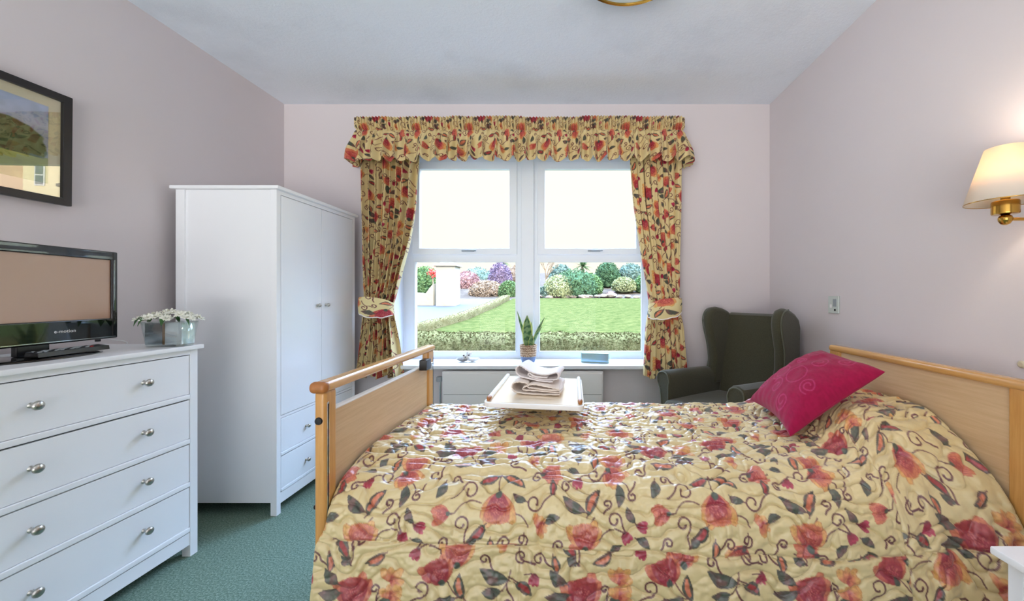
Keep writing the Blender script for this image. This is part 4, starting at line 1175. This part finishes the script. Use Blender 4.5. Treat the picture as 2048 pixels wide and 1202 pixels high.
def ornament():
    t = thing('shell_dish', 'small pale shell-shaped ornament with grey marks on the left of the windowsill', 'ornament', (-.885, 3.26, SZ))
    for (x, s, z) in ((-.035, 1.0, 0), (.045, .95, 0)):
        m = MB()
        rows = []
        for i in range(9):
            r = i / 8
            row = []
            for k in range(25):
                a = 2 * PI * k / 24
                sc = 1 + .08 * math.cos(a * 7)
                row.append((x + .055 * s * r * sc * math.cos(a), .032 * r * sc * math.sin(a), .003 + .026 * r ** 2.2))
            rows.append(row)
        m.sheet(rows); m.build('dish', M['stone_dark'] if x < 0 else M['stone'], t, solid=.004, wn=False)
    m = MB()
    for (x, z, r, sc) in ((-.008, .032, .022, (1.1, .6, .8)), (.012, .05, .018, (1.2, .5, .8)), (.028, .068, .012, (1.3, .5, .9)), (-.025, .05, .013, (1, .5, 1)), (.002, .072, .010, (1, .5, 1.2))):
        m.ball((x, 0, z), r, 2, sc)
    m.build('figure', M['stone'], t)
    m = MB()
    for (x, z) in ((-.012, .040), (.016, .056), (-.026, .054)): m.ball((x, -.0105, z), .0065, 2, (1.2, .5, .8))
    m.build('mark', M['rubber'], t)
ornament()

def mirror_box():
    t = thing('mirrored_block', 'low mirrored glass block standing on the right of the windowsill', 'ornament', (.185, 3.235, SZ), math.radians(-14))
    MB().box(-.115, .115, -.03, .03, .0, .078, .002).build('glass_body', M['glass_edge'], t)
    MB().box(-.108, .108, -.0318, -.0295, .008, .070, .0008, 1).build('mirror_face', mat('blue_tinted_mirror', (150, 182, 200), .2, metal=1.0), t)
mirror_box()

# ------------------------------------------------------------------ wall lamp
def wall_lamp():
    cx_, cy_ = 1.450, 1.308
    t = thing('wall_lamp', 'lit brass wall lamp with a white conical shade on the right wall over the bed', 'wall lamp', (XR - .001, cy_, 1.53))
    X = cx_ - (XR - .001)
    sm = bpy.data.materials.new('lampshade_fabric'); sm.use_nodes = True
    nt = sm.node_tree; bs = nt.nodes['Principled BSDF']; bs.inputs['Base Color'].default_value = (*lin((240, 232, 220)), 1); bs.inputs['Roughness'].default_value = .8
    tr = nt.nodes.new('ShaderNodeBsdfTranslucent'); tr.inputs['Color'].default_value = (*lin((255, 226, 178)), 1)
    mx = nt.nodes.new('ShaderNodeMixShader'); mx.inputs['Fac'].default_value = .24
    nt.links.new(bs.outputs['BSDF'], mx.inputs[1]); nt.links.new(tr.outputs['BSDF'], mx.inputs[2]); nt.links.new(mx.outputs['Shader'], nt.nodes['Material Output'].inputs['Surface'])
    zb, zt = 1.581 - 1.53, 1.762 - 1.53
    m = MB().lathe([(.1015, zb), (.050, zt)], (X, 0, 0), 64, caps=False); sh = m.build('lamp_shade', sm, t, solid=.0015, wn=False)
    m = MB().lathe([(.1022, zb - .0012), (.1022, zb + .0015), (.1005, zb + .0015), (.1005, zb - .0012), (.1022, zb - .0012)], (X, 0, 0), 64, caps=False); m.build('rim', M['brass'], sh)
    m = MB().lathe([(.010, .008), (.033, .010), (.0345, .014), (.0345, .050), (.033, .054), (.012, .056), (.012, .075)], (X, 0, 0), 40); m.build('lamp_holder', M['brass'], t)
    m = MB().lathe([(.004, -.026), (.012, -.022), (.0175, -.012), (.0185, -.004), (.0165, .003), (.010, .008)], (X, 0, 0), 32); m.build('swivel_ball', M['brass'], t)
    m = MB().tube([(X + .01, 0, -.006), (-.012, 0, -.006)], .0055, 14); m.build('arm', M['brass'], t)
    m = MB().lathe([(.045, 0), (.045, -.006), (.040, -.012), (.012, -.016)], (0, 0, -.006), 36, 'x'); m.build('wall_plate', M['brass'], t)
    bm_ = bpy.data.materials.new('lamp_bulb_glow'); bm_.use_nodes = True
    b2 = bm_.node_tree.nodes['Principled BSDF']; b2.inputs['Emission Color'].default_value = (1, .72, .42, 1); b2.inputs['Emission Strength'].default_value = 22
    MB()  .ball((X, 0, .150), .017, 3, (1, 1, 1.2)).build('bulb', bm_, t)
wall_lamp()

# ------------------------------------------------------------------ ceiling light
def ceiling_light():
    t = thing('ceiling_light', 'round flush ceiling light with a brass rim, cut by the top edge of the photo', 'ceiling light', (.265, 1.766, ZC - .0005))
    m = MB().lathe([(.20, 0), (.262, -.004), (.272, -.030), (.268, -.052), (.258, -.060), (.250, -.056), (.246, -.045)], (0, 0, 0), 72, caps=False); m.build('rim', M['brass'], t)
    gm = bpy.data.materials.new('opal_glass_diffuser'); gm.use_nodes = True
    b2 = gm.node_tree.nodes['Principled BSDF']; b2.inputs['Base Color'].default_value = (.75, .85, .88, 1); b2.inputs['Roughness'].default_value = .15
    b2.inputs['Emission Color'].default_value = (.85, .95, 1, 1); b2.inputs['Emission Strength'].default_value = .06
    m = MB().lathe([(.248, -.050), (.20, -.068), (.12, -.082), (.05, -.088), (.0005, -.089)], (0, 0, 0), 72, caps=False); m.build('diffuser', gm, t)
ceiling_light()

# ------------------------------------------------------------------ wall socket / call point on the right wall
def call_point():
    t = thing('call_point', 'small pale green-grey call switch plate on the right wall above the armchair', 'wall switch', (XR - .0005, 2.39, 1.213))
    MB().box(-.010, 0, -.048, .048, -.053, .053, .004, 3).build('plate', M['switch'], t)
    MB().box(-.0125, -.009, -.030, .0, -.012, .034, .002).build('button', M['grey_plastic'], t)
    MB().box(-.0112, -.009, .012, .030, -.02, .002, .001).build('indicator', M['tray'], t)
    MB().lathe([(.007, 0), (.007, -.003), (.004, -.004)], (-.009, -.018, -.032), 16, 'x').build('socket_hole', M['rubber'], t)
call_point()
tag(MB().lathe([(.013, 0), (.013, -.006), (.008, -.010)], (XR, 1.39, 1.022), 20, 'x').build('wall_stop', mat('beige_wall_fitting', (196, 186, 160), .5)),
    'tiny beige round fitting on the right wall just above the headboard', 'wall fitting')

# ------------------------------------------------------------------ bedside cabinet
def bedside():
    t = thing('bedside_cabinet', 'white bedside cabinet, only its top corner showing in front of the bed', 'bedside cabinet', (1.33, .80, 0))
    ox, oy = 1.33, .80
    def b(mb, x0, x1, y0, y1, z0, z1, bev=.002): mb.box(x0 - ox, x1 - ox, y0 - oy, y1 - oy, z0, z1, bev)
    m = MB(); b(m, 1.078, 1.575, .565, 1.010, .600, .620, .004); m.build('top', M['lacquer'], t)
    m = MB(); b(m, 1.132, 1.56, .59, .985, .06, .5995, .001); m.build('carcass', M['lacquer'], t)
    for (ya, yb) in ((.962, .996), (.579, .613)):
        m = MB(); b(m, 1.110, 1.145, ya, yb, 0, .5995); m.build('leg', M['lacquer'], t)
        m = MB(); b(m, 1.53, 1.562, ya, yb, 0, .5995); m.build('leg', M['lacquer'], t)
    for (z0, z1) in ((.40, .575), (.22, .395), (.075, .215)):
        m = MB(); b(m, 1.114, 1.133, .617, .958, z0, z1, .003); d = m.build('drawer', M['lacquer'], t)
        knob_mb(1.114 - ox, .787 - oy, (z0 + z1) / 2, .014, .024, -1).build('knob', M['nickel'], d)
bedside()

# ------------------------------------------------------------------ garden
def gz(y):
    y = max(y, 3.6)
    if y < 6: return -.10 + (y - 3.6) * .05
    return .02 + (y - 6) * .0795 if y < 20.5 else .02 + 14.5 * .0795 + (y - 20.5) * .16
def terrain(name, x0, x1, y0, y1, nx, ny, mt, dz=0.0, amp=0.0, xf=None):
    m = MB(); rows = []
    for i in range(nx + 1):
        row = []
        for j in range(ny + 1):
            y = y0 + (y1 - y0) * j / ny
            a, b = (x0, x1) if xf is None else xf(y)
            x = a + (b - a) * i / nx
            row.append((x, y, gz(y) + dz + amp * mnoise.noise(Vector((x * .5, y * .5, 3.1)))))
        rows.append(row)
    m.sheet(rows)
    for f in m.bm.faces:
        if f.normal.z < 0: f.normal_flip()
    return m.build(name, mt, None, wn=False)
M['lawn'] = foliage_mat('lawn_grass', (56, 66, 34), (84, 86, 50), 5)
M['soilbed'] = foliage_mat('rockery_soil', (72, 66, 61), (92, 84, 76), 2.0)
M['pathm'] = mat('grey_paving', (56, 61, 68), .8, vary=(6, .08))
structure(terrain('trim_ground', -40, 60, 3.55, 34, 60, 60, M['soilbed'], -.06, 0))
# the path to the left, the lawn to the right of the edging hedge
edge = [(-2.9, 6.6), (-2.2, 8.6), (-1.9, 10.5), (-2.3, 13.0), (-3.1, 16.0), (-3.6, 18.5)]
def edge_x(y):
    # diagonal border between path and lawn; seen running from lower left to upper right
    return np.interp(y, [5.7, 6.6, 7.5, 9.0, 10.3, 12.4, 16.0, 20.5], [-2.2, -3.1, -3.6, -3.85, -3.7, -3.3, -3.15, -3.1])
lw = terrain('lawn', 0, 0, 5.75, 20.2, 40, 60, M['lawn'], .0, .02, lambda y: (float(edge_x(y)), 12.8))
tag(lw, 'bright green mown lawn beyond the window', 'lawn', kind='stuff')
structure(terrain('trim_path', 0, 0, 3.6, 20.2, 20, 40, M['pathm'], -.02, 0, lambda y: (-16.0, float(edge_x(y)) - .25)))

def bushy(name, c, size, mt, label, cat='shrub', sub=5, rough=.22, seed=0, group=None, freq=3.0, leaves=500, leafsize=.06):
    m = MB(); m.ball((0, 0, 0), 1.0, sub)
    off = Vector((seed * 3.7, seed * 1.3, seed * 2.1))
    for v in m.bm.verts:
        p = v.co.copy()
        k = 1 + rough * mnoise.fractal(p * freq + off, .8, 2.2, 5) * 1.2
        v.co = Vector((p.x * size[0] * k, p.y * size[1] * k, max(-.6, p.z) * size[2] * k))
    r = random.Random(seed)
    for _ in range(leaves):
        a = r.random() * 2 * PI; z = r.uniform(-.4, 1); q = math.sqrt(max(0, 1 - z * z))
        p = Vector((q * math.cos(a), q * math.sin(a), z)) ; k = 1.0 + r.uniform(-.12, .26)
        p = Vector((p.x * size[0] * k, p.y * size[1] * k, p.z * size[2] * k))
        d1 = Vector((r.uniform(-1, 1), r.uniform(-1, 1), r.uniform(-.3, 1))).normalized() * leafsize; d2 = Vector((r.uniform(-1, 1), r.uniform(-1, 1), r.uniform(-1, 1))).normalized() * leafsize * .4
        vs = [m.bm.verts.new(p - d2), m.bm.verts.new(p + d1), m.bm.verts.new(p + d2), m.bm.verts.new(p - d1 * .6)]
        m.bm.faces.new(vs)
    o = m.build(name, mt, None, wn=False, angle=180)
    o.location = c
    return tag(o, label, cat, group)

def hedge(name, pts, w, h, mt, label, leaves=6000, seed=1):
    """clipped hedge following pts on the ground"""
    m = MB(); P = [Vector((x, y, gz(y))) for x, y in pts]
    path = smooth_path(P, 26)
    sec = [(-.5, -.1), (-.5, .35), (-.5, .75), (-.44, .93), (-.25, 1.0), (0, 1.01), (.25, 1.0), (.44, .93), (.5, .75), (.5, .35), (.5, -.1)]
    rows = []
    for i, p in enumerate(path):
        tdir = (path[min(i + 1, len(path) - 1)] - path[max(i - 1, 0)]).normalized(); sd = Vector((tdir.y, -tdir.x, 0)).normalized()
        row = []
        for (a, b) in sec:
            q = p + sd * a * w + Vector((0, 0, b * h))
            k = mnoise.fractal(q * 9, .8, 2.1, 4) * .035
            row.append(q + sd * k * (1 if a > 0 else -1) + Vector((0, 0, k)))
        rows.append(row)
    m.sheet(rows)
    m.bm.faces.new([m.bm.verts.new(v) for v in rows[0]]); m.bm.faces.new([m.bm.verts.new(v) for v in rows[-1]])
    r = random.Random(seed)
    for _ in range(leaves):
        i = r.randrange(len(path) - 1); j = r.randrange(len(sec) - 1); f = r.random(); g2 = r.random()
        p = rows[i][j].lerp(rows[i + 1][j], f).lerp(rows[i][j + 1].lerp(rows[i + 1][j + 1], f), g2)
        d1 = Vector((r.uniform(-1, 1), r.uniform(-1, 1), r.uniform(-.2, 1))).normalized() * .02; d2 = Vector((r.uniform(-1, 1), r.uniform(-1, 1), r.uniform(-1, 1))).normalized() * .011
        p = p + Vector((0, 0, .004))
        m.bm.faces.new([m.bm.verts.new(p - d2), m.bm.verts.new(p + d1), m.bm.verts.new(p + d2), m.bm.verts.new(p - d1)])
    o = m.build(name, mt, None, wn=False, angle=180)
    return tag(o, label, 'hedge')
M['hedge'] = foliage_mat('box_hedge_leaves', (84, 86, 46), (150, 140, 96), 60)
M['hedge2'] = foliage_mat('edging_hedge_leaves', (92, 92, 62), (128, 122, 92), 30)
hedge('hedge', [(-3.4, 5.4), (-1.6, 5.25), (0, 5.2), (1.8, 5.25), (4.2, 5.4)], .62, .78, M['hedge'], 'long low clipped hedge just outside the window', 16000)
hedge('hedge', [(-3.2, 6.4), (-3.85, 7.6), (-4.05, 9.0), (-3.9, 10.3), (-3.5, 12.4), (-3.35, 16.0), (-3.3, 19.3)], .32, .22, M['hedge2'], 'narrow low hedge between the lawn and the grey path', 5000, 2)

F = {
 'dark': foliage_mat('dark_green_shrub', (56, 83, 63), (93, 124, 93), 9),
 'mid': foliage_mat('mid_green_shrub', (77, 109, 71), (115, 142, 98), 9),
 'blue': foliage_mat('blue_green_shrub', (84, 111, 105), (126, 146, 138), 9),
 'pink': foliage_mat('heather_shrub', (138, 109, 112), (170, 138, 138), 12),
 'pale': foliage_mat('pale_green_shrub', (131, 142, 105), (166, 170, 134), 12),
 'purple': foliage_mat('purple_shrub', (105, 91, 119), (143, 128, 150), 10),
 'brown': foliage_mat('brown_heather', (129, 112, 96), (162, 146, 129), 10)}
def at(px, py, y):
    return ((px - 1146) * y / 780.0, y, 1.266 - (py - 592) * y / 780.0)
GB = 'shrubs on the rockery beyond the lawn'
def shrub(px, y, wpx, top, bottom, kind, label, seed, leaves=3600, ls=.085):
    x = (px - 1146) * y / 780.0; zt = 1.266 - (top - 592) * y / 780.0; zb = min(1.266 - (bottom - 592) * y / 780.0, gz(y) + .1)
    h = zt - zb; wd = wpx * y / 780.0
    bushy('garden_shrub', (x, y, zb + h * .38), (wd / 2, wd / 2.3, h * .62), F[kind], label, 'shrub', 4, .22, seed, GB, 3.2, leaves, ls)
shrub(1150, 21.5, 74, 545, 597, 'dark', 'large dark green shrub standing behind the lawn in the middle of the right window', 1)
shrub(1118, 21.0, 52, 556, 596, 'pale', 'bare greyish-pink shrub left of the large dark green shrub', 2)
shrub(1090, 20.9, 24, 576, 598, 'blue', 'small blue-green shrub at the back edge of the lawn beside the mullion', 3)
shrub(1178, 22.5, 46, 552, 590, 'mid', 'rounded mid-green shrub right of the large dark green shrub', 4)
shrub(1215, 25.0, 42, 530, 572, 'dark', 'round dark green shrub high on the rockery in the right window', 5)
shrub(1262, 25.5, 46, 532, 572, 'blue', 'bluish shrub high on the rockery beside the right curtain', 6)
shrub(1248, 22.6, 40, 558, 584, 'pale', 'pale yellow-green shrub low on the rockery beside the right curtain', 7)
shrub(1300, 22.8, 50, 548, 588, 'mid', 'green shrub on the rockery hidden partly by the right curtain', 8)
shrub(1122, 24.0, 40, 534, 570, 'blue', 'tall feathery blue-green shrub behind the bare shrub', 9)
shrub(1000, 24.0, 40, 532, 585, 'purple', 'purple shrub seen in the left window near the mullion', 10)
shrub(975, 22.0, 60, 566, 597, 'brown', 'low brown heather bush at the back of the lawn in the left window', 11)
shrub(1018, 21.5, 34, 566, 598, 'mid', 'green heather bush next to the mullion in the left window', 12)
shrub(935, 25.0, 44, 548, 590, 'pink', 'pinkish shrub right of the stone gate pillar', 13)
shrub(850, 20.0, 52, 540, 586, 'mid', 'leafy green bush left of the stone gate pillar', 14)
shrub(955, 30.0, 60, 540, 580, 'blue', 'hazy blue-green bush far behind the left window', 15)
shrub(1040, 26.0, 50, 535, 580, 'brown', 'brownish bush directly behind the window mullion', 16)
shrub(1115, 20.7, 14, 586, 598, 'pink', 'tiny red-brown plant at the back edge of the lawn', 17, 200, .04)
shrub(1222, 21.0, 16, 583, 596, 'pink', 'tiny russet plant at the foot of the rockery, right window', 18, 200, .04)
# tree: palm-like cordyline and a dark conifer
def cordyline(px, y, top, bot, label, seed):
    x = (px - 1146) * y / 780.0; zt = 1.266 - (top - 592) * y / 780.0; zb = gz(y) - .05
    t = thing('garden_tree', label, 'tree', (x, y, zb))
    hz = zt - zb
    MB().tube([(0, 0, 0), (.05, 0, hz * .4), (0, 0, hz * .72)], [.16, .12, .09], 10).build('trunk', F['brown'], t)
    r = random.Random(seed); m = MB()
    for _ in range(150):
        a = r.random() * 2 * PI; e = r.uniform(-.3, 1.45); L = r.uniform(.8, 1.25) * hz * .34
        rows = []
        for k in range(6):
            u = k / 5; rr_ = L * u * math.cos(e); z = hz * .72 + L * u * math.sin(e) - .5 * L * u * u * .5
            w_ = .045 * (1 - u) + .004
            rows.append([(rr_ * math.cos(a) - s_ * w_ * math.sin(a), rr_ * math.sin(a) + s_ * w_ * math.cos(a), z) for s_ in (-1, 1)])
        m.sheet(rows)
    m.build('crown', F['mid'], t, wn=False)
cordyline(1165, 24.5, 515, 570, 'spiky green cordyline tree rising behind the large dark green shrub', 4)
cordyline(1006, 28, 512, 560, 'spiky cordyline tree above the purple shrub in the left window', 6)
def bare_tree(px, y, label, seed):
    x = (px - 1146) * y / 780.0; zb = gz(y)
    m = MB(); r = random.Random(seed)
    def br(p, d, L, rad, lv):
        q = p + d * L; mid = p + d * L * .5 + Vector((r.uniform(-.05, .05), 0, 0)) * L
        m.tube([p, mid, q], [rad, rad * .8, rad * .6], 6)
        if lv:
            for _ in range(3):
                nd = (d + Vector((r.uniform(-.8, .8), r.uniform(-.8, .8), r.uniform(-.1, .6)))).normalized(); br(q, nd, L * .68, rad * .6, lv - 1)
    br(Vector((0, 0, 0)), Vector((0, 0, 1)), .72, .07, 4)
    o = m.build('bare_tree', F['brown'], None, wn=False); o.location = (x, y, zb); tag(o, label, 'tree')
bare_tree(1092, 23, 'bare-branched small tree in the right window beside the mullion', 2)

# stone gate pillar with cap, low white wall, red blossom
def gate():
    y = 17.0
    x0, _, zt = at(872, 528, y); x1 = at(921, 528, y)[0]
    t = thing('gate_pillar', 'tall pale stone gate pillar at the end of the path', 'pillar', ((x0 + x1) / 2, y, gz(y)))
    hw = (x1 - x0) / 2 * .76; h = zt - gz(y)
    st = mat('rendered_stone', (158, 152, 138), .8, vary=(3, .08), bump=(8, .5, .02))
    MB().box(-hw, hw, -hw, hw, -.15, h - .12, .02).build('shaft', st, t)
    MB().box(-hw - .08, hw + .08, -hw - .08, hw + .08, h - .12, h - .04, .02).box(-hw * .7, hw * .7, -hw * .7, hw * .7, h - .04, h + .05, .02).build('cap', st, t)
    xa = at(780, 590, y)[0]
    m = MB(); pts = [(xa, -.1), (xa, .62)]
    for k in range(13):
        u = k / 12; pts.append((xa + (x0 - .05 - xa) * u, .62 - .16 * u + .45 * sstep(.82, 1, u)))
    pts.append((x0 - .05, -.1))
    m.prism([(a, gz(y) + float(b)) for a, b in pts], 'y', y - .18, y + .12)
    tag(m.build('garden_wall', st), 'low pale garden wall curving up to the gate pillar', 'wall')
gate()
M['redflower'] = mat('red_blossom', (206, 60, 50), .7)
def red_bush():
    c = at(865, 546, 18.6)
    t = thing('flowering_shrub', 'shrub with a cluster of red blossom left of the gate pillar', 'shrub', (c[0], c[1], gz(18.6)))
    r = random.Random(8); m = MB(); h = c[2] - gz(18.6)
    m.tube([(0, 0, 0), (.03, 0, h * .6), (0, 0, h)], [.04, .03, .015], 8); m.build('stem', F['brown'], t)
    m = MB()
    for _ in range(40):
        m.ball((r.gauss(0, .10), r.gauss(0, .1), h + r.gauss(0, .09)), r.uniform(.03, .06), 1)
    m.build('blossom', M['redflower'], t)
red_bush()

# rocks edging the lawn
rk = random.Random(12)
rock_m = mat('rockery_stone', (136, 128, 122), .85, vary=(4, .15), bump=(10, .6, .03))
spots = ['behind the lawn']
for i in range(14):
    px = 1086 + i * 15.5 + rk.uniform(-3, 3); y = 20.5 + rk.uniform(0, .4); x = (px - 1146) * y / 780
    m = MB().ball((0, 0, 0), 1, 3); sz = rk.uniform(.12, .24)
    for v in m.bm.verts:
        k = 1 + .35 * mnoise.noise(v.co * 1.6 + Vector((i * 5., 0, 0))); v.co = Vector((v.co.x * sz * 1.3 * k, v.co.y * sz * k, v.co.z * sz * .6 * k))
    o = m.build('rock', rock_m, None, angle=60, wn=False); o.location = (x, y, gz(y) + sz * .2)
    tag(o, 'small rounded stone in the pale row edging the back of the lawn', 'rock', 'stones edging the back of the lawn')

# the rendered house across the garden (seen only mirrored in the picture glass)
def house():
    y = 16.0
    t = thing('house', 'sunlit cream rendered house mirrored in the glass of the framed picture', 'house', (17.5, y, 0))
    cream = mat('cream_render', (244, 230, 190), .85); pk = mat('pink_render', (220, 186, 160), .85)
    MB().box(-4.0, .5, 0, 5, -.5, 7.45).build('main_wall', cream, t)
    MB().box(.5, 9, .3, 5, -.5, 7.3).build('wing_wall', pk, t)
    m = MB().prism([(-.3, 7.42), (5.3, 7.42), (2.5, 8.4)], 'x', -4.3, 9.3); m.build('roof', mat('slate_roof', (110, 112, 120), .7), t)
    gmat = mat('window_glass_dark', (110, 126, 140), .1, spec=.8)
    for (xa, xb, za, zb) in ((-.42, .0, 5.45, 6.75), (-.75, -.1, 2.6, 4.2), (-2.3, -1.5, 5.45, 6.75), (-2.3, -1.5, 2.6, 4.2), (2.4, 3.4, 5.0, 6.3), (2.4, 3.4, 2.2, 3.7), (5.5, 6.5, 5.0, 6.3)):
        yy = .3 if xa > .5 else 0
        f = MB(); f.box(xa, xb, yy - .03, yy + .05, za, zb).build
        fo = f.build('window', M['upvc'], t)
        g = MB(); n = 3
        for k in range(n): g.box(xa + .06, xb - .06, yy - .045, yy - .03, za + .06 + k * (zb - za - .06) / n, za + (k + 1) * (zb - za - .06) / n)
        g.build('glazing', gmat, fo)
house()

# ------------------------------------------------------------------ light: sky, sun, lamps
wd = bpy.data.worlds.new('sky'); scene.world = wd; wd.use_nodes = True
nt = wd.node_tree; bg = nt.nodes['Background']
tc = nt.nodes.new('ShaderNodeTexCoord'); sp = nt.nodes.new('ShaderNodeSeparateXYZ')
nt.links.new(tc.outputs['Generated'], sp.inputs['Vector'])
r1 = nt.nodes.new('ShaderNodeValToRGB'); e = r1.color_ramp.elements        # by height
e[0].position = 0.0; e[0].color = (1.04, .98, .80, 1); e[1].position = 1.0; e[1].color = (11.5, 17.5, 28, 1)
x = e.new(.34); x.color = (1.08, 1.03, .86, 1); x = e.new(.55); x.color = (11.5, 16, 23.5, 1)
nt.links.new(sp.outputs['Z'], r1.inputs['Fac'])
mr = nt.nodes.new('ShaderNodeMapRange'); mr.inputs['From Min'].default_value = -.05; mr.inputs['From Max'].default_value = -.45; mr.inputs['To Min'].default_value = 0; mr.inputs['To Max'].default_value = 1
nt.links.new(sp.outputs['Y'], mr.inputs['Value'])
# towards the rear: sky, with an added bright lower half as fill light
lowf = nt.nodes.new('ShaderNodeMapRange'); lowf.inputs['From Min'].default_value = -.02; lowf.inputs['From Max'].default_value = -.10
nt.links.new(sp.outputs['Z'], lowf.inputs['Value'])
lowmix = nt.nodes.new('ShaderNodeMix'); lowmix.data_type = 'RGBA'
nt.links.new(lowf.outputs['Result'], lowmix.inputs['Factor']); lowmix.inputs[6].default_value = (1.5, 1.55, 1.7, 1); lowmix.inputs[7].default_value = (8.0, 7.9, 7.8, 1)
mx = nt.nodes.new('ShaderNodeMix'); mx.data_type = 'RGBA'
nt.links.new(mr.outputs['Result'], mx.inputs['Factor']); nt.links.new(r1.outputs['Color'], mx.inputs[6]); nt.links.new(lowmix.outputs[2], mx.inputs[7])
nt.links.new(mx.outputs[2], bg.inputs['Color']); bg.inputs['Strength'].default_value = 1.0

def lamp(name, kind, loc, rotv, energy, color, **kw):
    l = bpy.data.lights.new(name, kind); l.energy = energy; l.color = color
    for k, v in kw.items(): setattr(l, k, v)
    o = bpy.data.objects.new(name, l); link(o); o.location = loc; o.rotation_euler = rotv
    return o
# sun from behind our building, lighting the garden and the house opposite
sd = Vector((-.35, .75, -.62)).normalized()
so = lamp('sun', 'SUN', (0, -10, 10), (0, 0, 0), 8.0, (1.0, .93, .80), angle=.02)
so.rotation_euler = sd.to_track_quat('-Z', 'Y').to_euler()
# sky portals in the garden window and the added rear one
pf = lamp('window_portal_front', 'AREA', ((WX0 + WX1) / 2, YG + .12, 1.6), (-PI / 2, 0, 0), 1, (1, 1, 1), shape='RECTANGLE', size=WX1 - WX0, size_y=1.8)
pf.data.cycles.is_portal = True
pr_ = lamp('added_window_portal_rear', 'AREA', ((RX0 + RX1) / 2, YR - .2, 1.3), (PI / 2, 0, 0), 1, (1, 1, 1), shape='RECTANGLE', size=RX1 - RX0, size_y=2.5)
pr_.data.cycles.is_portal = True
# lamp bulb and ceiling light
lamp('wall_lamp_light', 'POINT', (1.450, 1.308, 1.725), (0, 0, 0), 3.6, (1, .84, .66), shadow_soft_size=.02)
lamp('ceiling_lamp_light', 'AREA', (.265, 1.766, ZC - .095), (0, 0, 0), 5, (1, .95, .88), shape='DISK', size=.45)

# ------------------------------------------------------------------ camera
cd = bpy.data.cameras.new('camera'); co = bpy.data.objects.new('camera', cd); link(co)
co.location = (0, 0, 1.266); co.rotation_euler = (PI / 2, 0, 0)
cd.sensor_fit = 'HORIZONTAL'; cd.sensor_width = 36.0; cd.lens = 780.0 / 2048 * 36.0
cd.shift_x = -122 / 2048; cd.shift_y = -9 / 2048
cd.clip_start = .05; cd.clip_end = 300
scene.camera = co

vs = scene.view_settings
vs.view_transform = 'Standard'; vs.look = 'None'; vs.gamma = 1.0; vs.use_curve_mapping = False; vs.exposure = 0.20
cy = scene.cycles
cy.max_bounces = 9; cy.diffuse_bounces = 6; cy.glossy_bounces = 4; cy.transparent_max_bounces = 12; cy.transmission_bounces = 6
cy.caustics_reflective = False; cy.caustics_refractive = False; cy.sample_clamp_indirect = 6.0
cy.use_denoising = True
